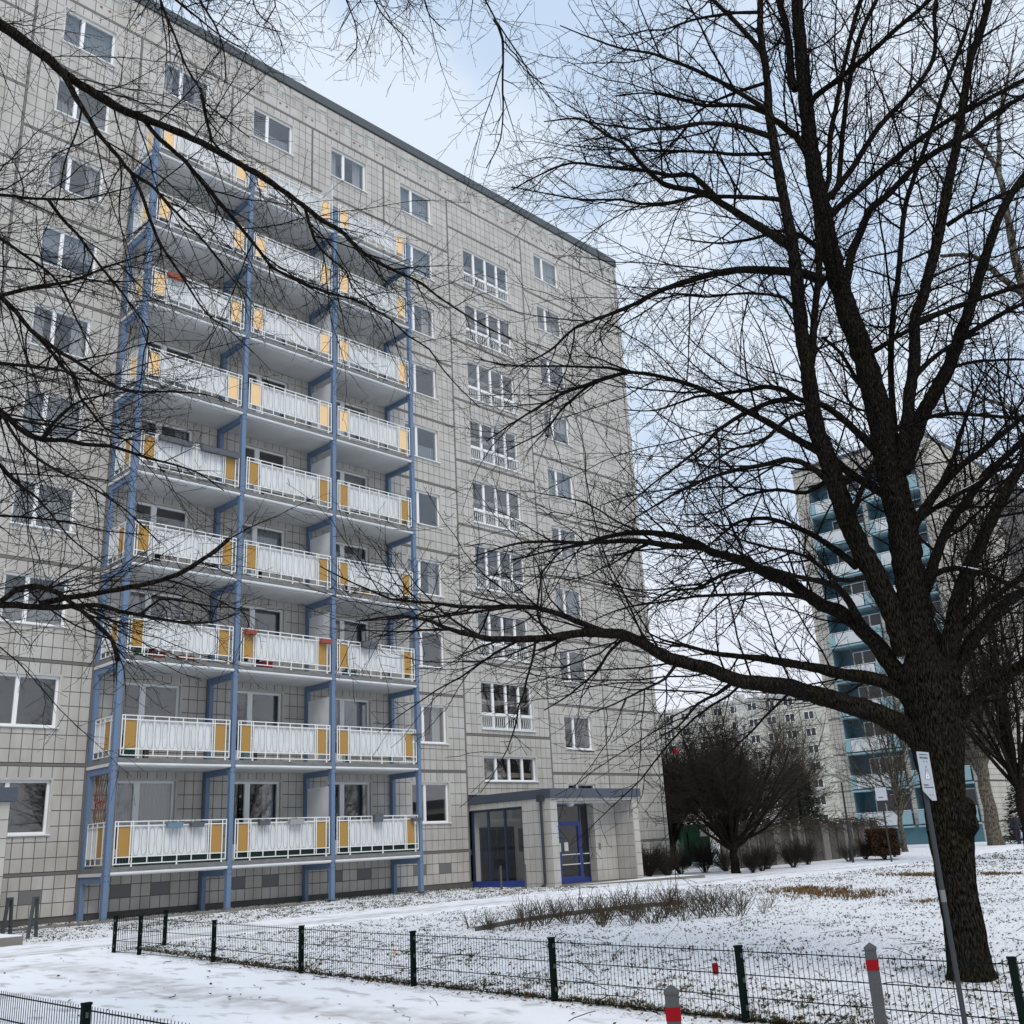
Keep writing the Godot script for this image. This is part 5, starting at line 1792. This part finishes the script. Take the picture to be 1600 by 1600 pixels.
	var tin := thing("paper_scrap", "crumpled yellowish scrap of paper on the snowy lawn", "litter", ground_px(615, 1492, 0.05))
	m = MB.new()
	m.tri(Vector3(-0.06, 0.02, 0), Vector3(0.03, 0.07, 0.02), Vector3(0.06, 0.01, -0.02))
	m.tri(Vector3(-0.06, 0.02, 0), Vector3(0.06, 0.01, -0.02), Vector3(0.0, 0.02, 0.06))
	part("sheet", m.mesh(M.peach), tin)

# ---------------------------------------------------------------- far things
func make_background_things():
	var o := thing("concrete_wall", "weathered grey concrete slab wall with creeper along its top", "wall")
	var a := Vector3(41.0, 0.05, 1.3)
	var e := Vector3(54.0, 0.12, 2.6)
	var n := 20
	for i in n:
		var p := a.lerp(e, float(i) / n)
		var q := a.lerp(e, float(i + 1) / n)
		var m := MB.new()
		var h := 1.78 + rng.randf_range(-0.03, 0.03)
		m.bar(p.lerp(q, 0.03) + Vector3(0, h / 2 - 0.15, rng.randf_range(-0.02, 0.02)), p.lerp(q, 0.95) + Vector3(0, h / 2 - 0.15, rng.randf_range(-0.02, 0.02)), 0.09, h + 0.2)
		part("slab", m.mesh(M.wallslab if i % 3 else M.concrete), o)
		if i % 4 == 0:
			m = MB.new()
			m.box(p + Vector3(-0.06, -0.2, 0.05), p + Vector3(0.06, 1.85, 0.15))
			part("post", m.mesh(M.concrete), o)
	var cr := thing("creeper", "tangle of bare climbing stems lying over the concrete wall", "climber", a)
	var r := RandomNumberGenerator.new()
	r.seed = 91
	var b := MB.new()
	for i in 900:
		var p := (e - a) * r.randf() + Vector3(0, 1.55 + r.randf_range(-0.1, 0.35), r.randf_range(-0.4, 0.25))
		var pts := PackedVector3Array([p])
		var d := Vector3(r.randf_range(-1, 1), r.randf_range(-0.2, 0.6), r.randf_range(-0.5, 0.5)).normalized()
		for k in 6:
			d = (d + Vector3(r.randf_range(-0.4, 0.4), -0.16, r.randf_range(-0.4, 0.4))).normalized()
			p += d * 0.16
			pts.append(p)
		b.tube(pts, filled(0.011, 7), 3)
	part("stems", b.mesh(M.greytwig), cr).set_meta("kind", "stuff")
	# pole with a small notice, lamp
	var g := ground_px(1393, 1345, 0.12)
	var s := thing("sign_post", "far white notice on a thin pole before the clipped hedge", "sign", Vector3(g.x, 0.1, g.z))
	var m := MB.new()
	m.line(Vector3(0, -0.2, 0), Vector3(0, 3.05, 0), 0.04, 8)
	part("pole", m.mesh(M.zinc), s)
	var pl := part("plate", box_mesh(Vector3(-0.24, 2.55, 0.045), Vector3(0.24, 3.1, 0.06), mat(lin(0.5, 0.54, 0.6), 0.5)), s)
	pl.rotation.y = -0.9
	var tx := part("text_line", box_mesh(Vector3(-0.15, 2.66, 0.061), Vector3(0.05, 2.71, 0.064), M.vent), s)
	tx.rotation.y = -0.9
	g = ground_px(1333, 1346, 0.12)
	s = thing("lamp_post", "thin grey lamp post before the concrete wall", "lamp post", Vector3(g.x, 0.1, g.z))
	m = MB.new()
	m.tube(PackedVector3Array([Vector3(0, -0.2, 0), Vector3(0, 1.4, 0), Vector3(0, 3.55, 0)]), PackedFloat32Array([0.06, 0.055, 0.04]), 8, true)
	part("pole", m.mesh(M.zinc), s)
	m = MB.new()
	m.bar(Vector3(0.1, 3.55, 0.05), Vector3(-0.45, 3.50, -0.28), 0.12, 0.08)
	part("lamp_head", m.mesh(M.vent), s)
	# green cabin with round roof, pale shed, bins
	g = px(1086, 1330, 58.0)
	s = thing("green_cabin", "dark green cabin with rounded roof behind the low dark tree", "cabin", Vector3(g.x, 0.1, g.z), -0.75)
	m = MB.new()
	var prof := []
	for i in 13:
		var t := PI * i / 12.0
		prof.append(Vector2(-cos(t) * 0.72, 1.65 + sin(t) * 0.45))
	prof.push_front(Vector2(-0.72, -0.2))
	prof.append(Vector2(0.72, -0.2))
	for i in prof.size() - 1:
		m.quad(Vector3(prof[i].x, prof[i].y, -0.7), Vector3(prof[i + 1].x, prof[i + 1].y, -0.7), Vector3(prof[i + 1].x, prof[i + 1].y, 0.7), Vector3(prof[i].x, prof[i].y, 0.7))
		m.tri(Vector3(0, 0.5, 0.7), Vector3(prof[i].x, prof[i].y, 0.7), Vector3(prof[i + 1].x, prof[i + 1].y, 0.7))
	part("shell", m.mesh(M.hutgreen), s)
	part("notice", box_mesh(Vector3(0.2, 1.45, 0.705), Vector3(0.62, 1.85, 0.72), M.white), s)
	part("door_frame", box_mesh(Vector3(-0.5, -0.1, 0.702), Vector3(-0.44, 1.7, 0.73), M.green), s)
	g = px(1056, 1330, 62.0)
	s = thing("bin_shelter", "pale low shelter wall beside the green cabin", "shelter", Vector3(g.x, 0.1, g.z), -0.75)
	part("wall", box_mesh(Vector3(-1.6, -0.2, -0.1), Vector3(0.9, 1.35, 0.0), M.plaster), s)
	part("roof", box_mesh(Vector3(-1.7, 1.35, -1.2), Vector3(1.0, 1.42, 0.15), M.white), s)
	var bin := thing("waste_bin", "green waste bin before the pale shelter wall", "bin", Vector3(g.x, 0.1, g.z) + Vector3(0.1, 0, 0.9), -0.75)
	m = MB.new()
	m.box(Vector3(-0.5, 0.1, -0.35), Vector3(0.5, 1.0, 0.35))
	part("tub", m.mesh(M.hutgreen), bin)
	m = MB.new()
	m.bar(Vector3(0, 1.0, -0.37), Vector3(0, 1.1, 0.37), 1.06, 0.06)
	part("lid", m.mesh(M.hutgreen), bin)
	# red balloon caught in the low tree
	g = px(1055, 1174, 40.5)
	s = thing("balloon", "small red heart shaped balloon caught in the low dark tree", "balloon", g)
	m = MB.new()
	m.tube(PackedVector3Array([Vector3(0, -0.14, 0), Vector3(0.0, -0.08, 0), Vector3(0, 0.0, 0), Vector3(0, 0.06, 0), Vector3(0, 0.10, 0)]), PackedFloat32Array([0.008, 0.06, 0.11, 0.10, 0.03]), 12, true)
	part("envelope", m.mesh(M.red), s)
	person(ground_px(1593, 1320, 0.12))

func person(at: Vector3):
	# a walker in a dark coat: tapered capsules joined by a smooth minimum, meshed as surface nets
	var o := thing("person", "person in dark navy coat and trousers walking with a pale blue bag", "person", Vector3(at.x, 0.12, at.z), 2.3)
	var coat := [[Vector3(0, 0.98, 0), Vector3(0, 1.40, 0.03), 0.17, 0.19], [Vector3(-0.20, 1.40, 0.02), Vector3(-0.27, 1.12, 0.05), 0.075, 0.062], [Vector3(-0.27, 1.12, 0.05), Vector3(-0.25, 0.88, 0.14), 0.062, 0.05], [Vector3(0.20, 1.40, 0.02), Vector3(0.28, 1.12, 0.0), 0.075, 0.062], [Vector3(0.28, 1.12, 0.0), Vector3(0.27, 0.86, 0.05), 0.062, 0.05], [Vector3(-0.17, 1.41, 0.02), Vector3(0.17, 1.41, 0.02), 0.09, 0.09], [Vector3(-0.07, 0.95, 0), Vector3(0.07, 0.95, 0), 0.16, 0.16], [Vector3(-0.09, 0.90, 0.02), Vector3(-0.10, 0.50, 0.12), 0.11, 0.08], [Vector3(-0.10, 0.50, 0.12), Vector3(-0.10, 0.08, 0.10), 0.075, 0.055], [Vector3(-0.10, 0.06, 0.08), Vector3(-0.10, 0.05, 0.22), 0.055, 0.045], [Vector3(0.09, 0.90, -0.02), Vector3(0.10, 0.50, 0.02), 0.11, 0.08], [Vector3(0.10, 0.50, 0.02), Vector3(0.10, 0.10, -0.18), 0.075, 0.055], [Vector3(0.10, 0.08, -0.20), Vector3(0.10, 0.05, -0.08), 0.055, 0.045], [Vector3(0, 1.42, 0.02), Vector3(0, 1.56, 0.05), 0.075, 0.065]]
	part("body", nets(coat, 0.024, mat(lin(0.012, 0.013, 0.022), 0.9)), o)
	var head := [[Vector3(0, 1.60, 0.05), Vector3(0, 1.68, 0.06), 0.075, 0.09], [Vector3(0, 1.62, 0.13), Vector3(0, 1.60, 0.155), 0.02, 0.012], [Vector3(-0.085, 1.64, 0.05), Vector3(-0.09, 1.66, 0.05), 0.018, 0.02], [Vector3(0.085, 1.64, 0.05), Vector3(0.09, 1.66, 0.05), 0.018, 0.02]]
	part("head", nets(head, 0.014, mat(lin(0.34, 0.2, 0.15), 0.7)), o)
	part("hair", nets([[Vector3(0, 1.70, 0.02), Vector3(0, 1.72, 0.05), 0.095, 0.085]], 0.014, mat(lin(0.30, 0.28, 0.26), 0.9)), o)
	for s in [-1.0, 1.0]:
		var h := Vector3(-0.25, 0.83, 0.155) if s < 0 else Vector3(0.27, 0.81, 0.06)
		var hand := [[h, h - Vector3(0, 0.07, -0.01), 0.032, 0.03], [h + Vector3(0.03 * s * -1, -0.01, 0.02), h + Vector3(0.035 * s * -1, -0.06, 0.035), 0.011, 0.009]]
		for f in 4:
			hand.append([h + Vector3(0, -0.07, -0.03 + 0.02 * f), h + Vector3(0.012 * s, -0.13 - 0.01 * (f % 2), -0.025 + 0.02 * f), 0.010, 0.008])
		part("hand", nets(hand, 0.010, mat(lin(0.34, 0.2, 0.15), 0.7)), o)
	var bag := thing("carrier_bag", "pale blue carrier bag held by the walking person", "bag", o.transform * Vector3(-0.26, 0.36, 0.15), 2.3)
	var m := MB.new()
	m.box(Vector3(-0.05, 0, -0.16), Vector3(0.05, 0.33, 0.16))
	part("body", m.mesh(mat(lin(0.35, 0.48, 0.60), 0.6)), bag)
	m = MB.new()
	m.tube(PackedVector3Array([Vector3(0, 0.32, -0.08), Vector3(0, 0.43, -0.02), Vector3(0, 0.43, 0.02), Vector3(0, 0.32, 0.08)]), filled(0.008, 4), 5)
	part("handle", m.mesh(M.sticker), bag)

func nets(caps: Array, h: float, m: Material) -> ArrayMesh:
	var lo := Vector3.ONE * 1e9
	var hi := -lo
	for c in caps:
		var r := maxf(c[2], c[3]) + 2.5 * h
		for p in [c[0], c[1]]:
			lo = lo.min(p - Vector3.ONE * r)
			hi = hi.max(p + Vector3.ONE * r)
	var n := Vector3i(((hi - lo) / h).ceil()) + Vector3i.ONE
	var f := PackedFloat32Array()
	f.resize(n.x * n.y * n.z)
	var i := 0
	for z in n.z:
		for y in n.y:
			for x in n.x:
				var p := lo + Vector3(x, y, z) * h
				var d := 1e3
				for c in caps:
					var a: Vector3 = c[0]
					var ab: Vector3 = c[1] - a
					var t := clampf((p - a).dot(ab) / maxf(ab.length_squared(), 1e-9), 0.0, 1.0)
					var e := p.distance_to(a + ab * t) - lerpf(c[2], c[3], t)
					var k := 0.03
					var w := maxf(k - absf(d - e), 0.0) / k
					d = minf(d, e) - w * w * k * 0.25
				f[i] = d
				i += 1
	var b := MB.new()
	var at := {}
	for z in n.z - 1:
		for y in n.y - 1:
			for x in n.x - 1:
				var s := Vector3.ZERO
				var hits := 0
				var base := x + n.x * (y + n.y * z)
				for q in 12:
					var ax := q / 4
					var u := q % 2
					var v := (q / 2) % 2
					var o := Vector3i.ZERO
					o[(ax + 1) % 3] = u
					o[(ax + 2) % 3] = v
					var o2 := o
					o2[ax] = 1
					var fa := f[base + o.x + n.x * (o.y + n.y * o.z)]
					var fb := f[base + o2.x + n.x * (o2.y + n.y * o2.z)]
					if (fa < 0.0) != (fb < 0.0):
						s += Vector3(o).lerp(Vector3(o2), fa / (fa - fb))
						hits += 1
				if hits > 0:
					at[base] = b.v.size()
					b.v.append(lo + (Vector3(x, y, z) + s / hits) * h)
					b.n.append(Vector3.UP)
					b.c.append(Color.WHITE)
	var stepi := [1, n.x, n.x * n.y]
	for z in range(1, n.z - 1):
		for y in range(1, n.y - 1):
			for x in range(1, n.x - 1):
				var base := x + n.x * (y + n.y * z)
				for ax in 3:
					var fa := f[base]
					var fb := f[base + stepi[ax]]
					if (fa < 0.0) == (fb < 0.0):
						continue
					var u: int = stepi[(ax + 1) % 3]
					var v: int = stepi[(ax + 2) % 3]
					var q := [at[base - u - v], at[base - v], at[base], at[base - u]]
					if fa < 0.0:
						q.reverse()
					b.ix.append(q[0]); b.ix.append(q[1]); b.ix.append(q[2])
					b.ix.append(q[0]); b.ix.append(q[2]); b.ix.append(q[3])
	var st := SurfaceTool.new()
	st.create_from(b.mesh(m), 0)
	st.generate_normals()
	var am := st.commit()
	am.surface_set_material(0, m)
	return am

# ---------------------------------------------------------------- grass and leaves in the snow
func scatter(called: String, label: String, category: String, mesh: Mesh, xf: Array, cols: Array):
	var mm := MultiMesh.new()
	mm.transform_format = MultiMesh.TRANSFORM_3D
	mm.use_colors = true
	mm.mesh = mesh
	mm.instance_count = xf.size()
	for i in xf.size():
		mm.set_instance_transform(i, xf[i])
		mm.set_instance_color(i, cols[i])
	var o := MultiMeshInstance3D.new()
	o.name = numbered(called)
	o.multimesh = mm
	add_child(o)
	tag(o, label, category)
	o.set_meta("kind", "stuff")

func make_ground_litter():
	var r := RandomNumberGenerator.new()
	r.seed = 121
	var patch := FastNoiseLite.new()
	patch.seed = 8
	patch.frequency = 0.45
	patch.fractal_octaves = 3
	var m := MB.new()
	for i in 5:                # a tuft: bent blades lying over
		var a := TAU * i / 5.0 + r.randf()
		var d := Vector3(cos(a), 0, sin(a))
		var s := Vector3(-sin(a), 0, cos(a)) * 0.0035
		var l := r.randf_range(0.5, 1.0)
		var p1 := d * 0.018 * l + Vector3(0, 0.032 * l, 0)
		var p2 := d * 0.055 * l + Vector3(0, 0.042 * l, 0)
		m.quad(-s, s, p1 + s, p1 - s)
		m.tri(p1 - s, p1 + s, p2)
	var tuft := m.mesh(M.blade)
	var xf := []
	var cols := []
	var tries := 0
	while xf.size() < 44000 and tries < 600000:
		tries += 1
		var x: float
		var z: float
		if tries % 5 == 0:     # the strip along the house
			x = r.randf_range(8.8, 27.0)
			z = r.randf_range(0.15, 6.6)
		else:
			var f := pow(r.randf(), 1.7)
			x = lerpf(8.3, 62.0, f)
			z = r.randf_range(9.2, 29.0)
			if x < fence_x(z) + 0.02:
				continue
		var k := patch.get_noise_2d(x, z) * 0.5 + 0.5
		var near := clampf(1.0 - absf(x - fence_x(z)) / 0.35, 0.0, 1.0) if z > 9.8 else 0.0
		if z < 7.0 and z > 0.0:
			k += 0.10 + 0.25 * smoothstep(2.5, 0.4, z)
		var clump := smoothstep(-0.12, 0.22, patch.get_noise_2d(x * 5.5 + 70.0, z * 5.5))
		if r.randf() > smoothstep(0.30, 0.75, k) * clump + near * 0.8 + 0.04 + (0.5 if Vector2(x, z).distance_to(Vector2(11.5, 24.0)) < 0.6 else 0.0):
			continue
		if z > 12.8 and z < 17.2 and x > 13.5 and x < 22.0 and r.randf() < 0.5:
			continue
		var s := r.randf_range(0.5, 1.15) * (1.0 + 0.5 * near) * (1.0 + clampf((x - 25.0) / 30.0, 0.0, 0.8))
		var b := Basis(Vector3.UP, r.randf() * TAU).scaled(Vector3(s, s * r.randf_range(0.5, 1.1), s))
		xf.append(Transform3D(b, Vector3(x, gh(x, z) + 0.016 * ground_lump(x, z) - 0.004, z)))
		var g := r.randf()
		cols.append(Color(0.055, 0.05, 0.03).lerp(Color(0.13, 0.10, 0.055), g) if g < 0.75 else Color(0.05, 0.065, 0.025))
	# the patches of dry brown stalks
	for q in [[26.0, 13.2, 23.7, 16.9, 0.75, 1500, 1.7], [33.6, 13.0, 33.0, 14.6, 0.4, 700, 1.7], [33.4, 15.4, 33.0, 16.6, 0.4, 500, 1.6], [22.6, 18.6, 22.0, 19.5, 0.3, 200, 1.2]]:
		for i in q[5]:
			var f := r.randf()
			var x: float = lerpf(q[0], q[2], f) + r.randfn(0, q[4])
			var z: float = lerpf(q[1], q[3], f) + r.randfn(0, 0.45)
			if patch.get_noise_2d(x * 3.0, z * 3.0) < -0.08:
				continue
			var s := r.randf_range(0.6, 1.3) * float(q[6])
			xf.append(Transform3D(Basis(Vector3.UP, r.randf() * TAU).scaled(Vector3(s, s * r.randf_range(0.7, 1.6), s)), Vector3(x, gh(x, z), z)))
			cols.append(Color(0.10, 0.06, 0.03).lerp(Color(0.22, 0.14, 0.07), r.randf()))
	scatter("grass", "brown and green grass blades poking through the snow", "grass", tuft, xf, cols)
	# dead leaves and bits of twig
	m = MB.new()
	m.quad(Vector3(-0.03, 0.004, 0), Vector3(-0.008, 0.012, -0.02), Vector3(0.03, 0.006, 0), Vector3(0.0, 0.016, 0.022))
	m.tri(Vector3(-0.03, 0.004, 0), Vector3(-0.05, 0.02, 0.002), Vector3(-0.03, 0.006, 0.004))
	var leaf := m.mesh(M.blade)
	xf = []
	cols = []
	for i in 5200:
		var z := r.randf_range(9.0, 28.0)
		var x := fence_x(z) + (r.randfn(0.1, 0.22) if i % 4 == 0 else pow(r.randf(), 1.5) * 22.0)
		if i % 40 == 0:
			x = r.randf_range(4.2, 8.2)
		var s := r.randf_range(0.35, 1.1)
		xf.append(Transform3D(Basis.from_euler(Vector3(r.randf_range(-0.5, 0.5), r.randf() * TAU, r.randf_range(-0.5, 0.5))).scaled(Vector3.ONE * s), Vector3(x, gh(x, z) + (0.022 if x < fence_x(z) else 0.004), z)))
		cols.append(Color(0.05, 0.03, 0.018).lerp(Color(0.13, 0.06, 0.03), r.randf()))
	scatter("dead_leaves", "scattered dead leaves on the snow along the fence", "leaves", leaf, xf, cols)
	m = MB.new()
	for i in 260:
		var z := r.randf_range(12.0, 28.0)
		var x := fence_x(z) + pow(r.randf(), 1.6) * 9.0 - 0.2
		if i % 8 == 0:
			x -= r.randf_range(0.5, 3.5)
		var p := Vector3(x, gh(x, z) + 0.022, z)
		var d := Vector3(r.randf_range(-1, 1), r.randf_range(0.0, 0.25), r.randf_range(-1, 1)).normalized()
		var pts := PackedVector3Array([p])
		var n := r.randi_range(3, 7)
		for k in n:
			d = (d + Vector3(r.randf_range(-0.4, 0.4), r.randf_range(-0.15, 0.1), r.randf_range(-0.4, 0.4))).normalized()
			p += d * 0.07
			p.y = maxf(p.y, gh(p.x, p.z) + 0.016)
			pts.append(p)
		m.tube(pts, filled(r.randf_range(0.002, 0.005), n + 1), 4)
	var o := part(numbered("fallen_twigs"), m.mesh(M.twig), self)
	tag(o, "fallen twigs lying on the snow along the wire fence", "twigs")
	o.set_meta("kind", "stuff")

# ---------------------------------------------------------------- things on the balconies
func planter(x: float, f: int, w: float, h: float, m: Material, label: String, plant: Material, inside := false):
	var y := F0 + ST * f
	var z := 1.50 if inside else 1.70
	var o := thing("flower_box", label, "flower box", Vector3(x, y + 1.02, z), 0.0)
	var b := MB.new()
	b.quad(Vector3(-w / 2, h, 0.09), Vector3(w / 2, h, 0.09), Vector3(w / 2 * 0.94, 0, 0.065), Vector3(-w / 2 * 0.94, 0, 0.065))
	b.quad(Vector3(w / 2, h, -0.08), Vector3(-w / 2, h, -0.08), Vector3(-w / 2 * 0.94, 0, -0.065), Vector3(w / 2 * 0.94, 0, -0.065))
	b.quad(Vector3(-w / 2, h, -0.08), Vector3(-w / 2, h, 0.09), Vector3(-w / 2 * 0.94, 0, 0.065), Vector3(-w / 2 * 0.94, 0, -0.065))
	b.quad(Vector3(w / 2, h, 0.09), Vector3(w / 2, h, -0.08), Vector3(w / 2 * 0.94, 0, -0.065), Vector3(w / 2 * 0.94, 0, 0.065))
	b.quad(Vector3(-w / 2 * 0.94, 0, 0.065), Vector3(w / 2 * 0.94, 0, 0.065), Vector3(w / 2 * 0.94, 0, -0.065), Vector3(-w / 2 * 0.94, 0, -0.065))
	b.quad(Vector3(-w / 2, h - 0.03, -0.07), Vector3(w / 2, h - 0.03, -0.07), Vector3(w / 2, h - 0.03, 0.08), Vector3(-w / 2, h - 0.03, 0.08))
	part("trough", b.mesh(m), o)
	if plant:
		var p := part("dry_plants", shrub_mesh(200 + f * 7 + int(x), 0.20, 0.28, 9, plant, 0.004), o, Vector3(w * 0.12, h - 0.03, 0))
		p.scale = Vector3(w / 0.35, 1, 1)

func make_balcony_things():
	var bluebox := mat(lin(0.13, 0.22, 0.30), 0.6)
	var grey := mat(lin(0.09, 0.10, 0.11), 0.6)
	var clay := mat(lin(0.28, 0.07, 0.045), 0.7)
	planter(14.18, 0, 0.45, 0.13, bluebox, "blue flower box with dry stems on the lowest balcony near the end post", M.greytwig)
	planter(14.85, 0, 0.4, 0.13, grey, "dark flower box with withered plants beside the blue box, lowest balcony", M.greytwig)
	planter(17.0, 0, 0.35, 0.13, grey, "dark flower box left on the middle lowest balcony", M.olivetwig)
	planter(18.1, 0, 0.5, 0.15, mat(lin(0.3, 0.32, 0.31), 0.6), "pale flower box with green plants on the middle lowest balcony", M.olivetwig)
	planter(21.2, 0, 0.34, 0.24, grey, "grey pot standing above the rail of the lowest balcony by the window", M.olivetwig)
	planter(22.8, 0, 0.36, 0.11, grey, "small dark box at the end of the lowest balcony next to the entrance", null)
	planter(22.9, 0 + 1, 0.3, 0.06, grey, "thin dark tray on the second balcony above the entrance side", null)
	planter(19.15, 2, 0.42, 0.13, clay, "red clay flower box on the third balcony up, middle bay", null)
	planter(16.35, 2, 0.4, 0.13, clay, "red clay flower box near the second post, third balcony up", null)
	planter(20.9, 2, 0.62, 0.22, grey, "dark trough on the third balcony up, bay next to the windows", null)
	planter(15.1, 4, 1.35, 0.16, grey, "long dark grey flower trough on the fifth balcony up", null)
	planter(13.6, 4, 1.1, 0.14, grey, "dark trough beside the long grey trough, fifth balcony up", null)
	planter(13.3, 6, 0.6, 0.14, clay, "reddish trough high up on the seventh balcony of the end bay", null)
	# what stands on the balcony floors behind the lower rails
	var goods := [[13.6, 2, 0.4, 0.2, lin(0.35, 0.05, 0.03), "red crate on the third balcony up"], [14.5, 2, 0.45, 0.16, lin(0.4, 0.13, 0.03), "orange box on the third balcony up"], [17.2, 2, 0.35, 0.22, lin(0.4, 0.02, 0.03), "bright red box behind the rail, third balcony up"], [21.0, 3, 0.7, 0.18, lin(0.45, 0.25, 0.04), "yellow crate on the fourth balcony up"], [13.1, 2, 0.3, 0.2, lin(0.02, 0.12, 0.06), "green box on the third balcony up"], [20.4, 2, 0.4, 0.2, lin(0.03, 0.2, 0.24), "teal box on the third balcony up"], [16.6, 1, 0.3, 0.3, lin(0.25, 0.36, 0.36), "pale bucket box on the second balcony up"], [12.9, 1, 0.36, 0.22, lin(0.02, 0.10, 0.08), "dark green box on the second balcony up, end bay"]]
	for g in goods:
		var c := thing("storage_box", g[5], "box", Vector3(g[0], F0 + ST * g[1] + 0.06, 1.25))
		var bm := mat(g[4], 0.6)
		part("tub", box_mesh(Vector3(-g[2] / 2, 0, -0.12), Vector3(g[2] / 2, g[3], 0.12), bm), c)
		part("lid", box_mesh(Vector3(-g[2] / 2 - 0.012, g[3], -0.132), Vector3(g[2] / 2 + 0.012, g[3] + 0.03, 0.132), bm), c)
	for i in 3:
		var sc := thing("privacy_mat", ["dark green mat behind the lowest end balcony rail", "dark green mat behind the lowest middle balcony rail", "dark green mat behind the lowest balcony rail by the windows"][i], "mat", Vector3(12.43 + 3.56 * i, F0, 1.49))
		var w := MB.new()
		for k in 40:
			w.box(Vector3(0.2 + 0.08 * k, 0.065, 0.0), Vector3(0.272 + 0.08 * k, 0.36, 0.012))
		part("reeds", w.mesh(mat(lin(0.012, 0.035, 0.028), 0.9)), sc)
	# wooden trellis at the open side of the lowest end balcony
	var t := thing("trellis", "brown wooden lattice at the open side of the lowest end balcony", "trellis", Vector3(12.50, F0 + 1.24, 0.30))
	var wood := mat(lin(0.16, 0.075, 0.04), 0.8)
	for i in 8:
		for s in [-1.0, 1.0]:
			var m := MB.new()
			var z0 := -0.35 + 0.155 * i
			var a := Vector3(0.006 * s, 0, z0)
			var b := Vector3(0.006 * s, 1.25, z0 + 0.42 * s)
			var c0 := clampf((0.0 - a.z) / (b.z - a.z), 0.0, 1.0) if (a.z < 0.0 or b.z < 0.0) else 0.0
			var p := a
			var q := b
			if p.z < 0.0:
				p = a.lerp(b, (0.0 - a.z) / (b.z - a.z))
			if p.z > 0.85:
				p = a.lerp(b, (0.85 - a.z) / (b.z - a.z))
			if q.z < 0.0:
				q = a.lerp(b, (0.0 - a.z) / (b.z - a.z))
			if q.z > 0.85:
				q = a.lerp(b, (0.85 - a.z) / (b.z - a.z))
			if p.distance_to(q) < 0.1 or (a.z < 0.0 and b.z < 0.0) or (a.z > 0.85 and b.z > 0.85):
				continue
			m.bar(p, q, 0.012, 0.022)
			part("lath", m.mesh(wood), t)
	var bow := thing("red_bow", "red garland tied to the wooden lattice of the lowest balcony", "garland", Vector3(12.47, F0 + 1.75, 0.72))
	var gm := MB.new()
	var r := RandomNumberGenerator.new()
	r.seed = 3
	for i in 60:
		var p := Vector3(r.randf_range(-0.03, 0.03), r.randf_range(-0.16, 0.16), r.randf_range(-0.3, 0.3))
		var d := Vector3(r.randf_range(-1, 1), r.randf_range(-1, 1), r.randf_range(-1, 1)) * 0.05
		gm.tri(p, p + d, p + Vector3(0.02, 0.05, d.z))
	part("ribbon", gm.mesh(mat(lin(0.25, 0.02, 0.02), 0.7)), bow)
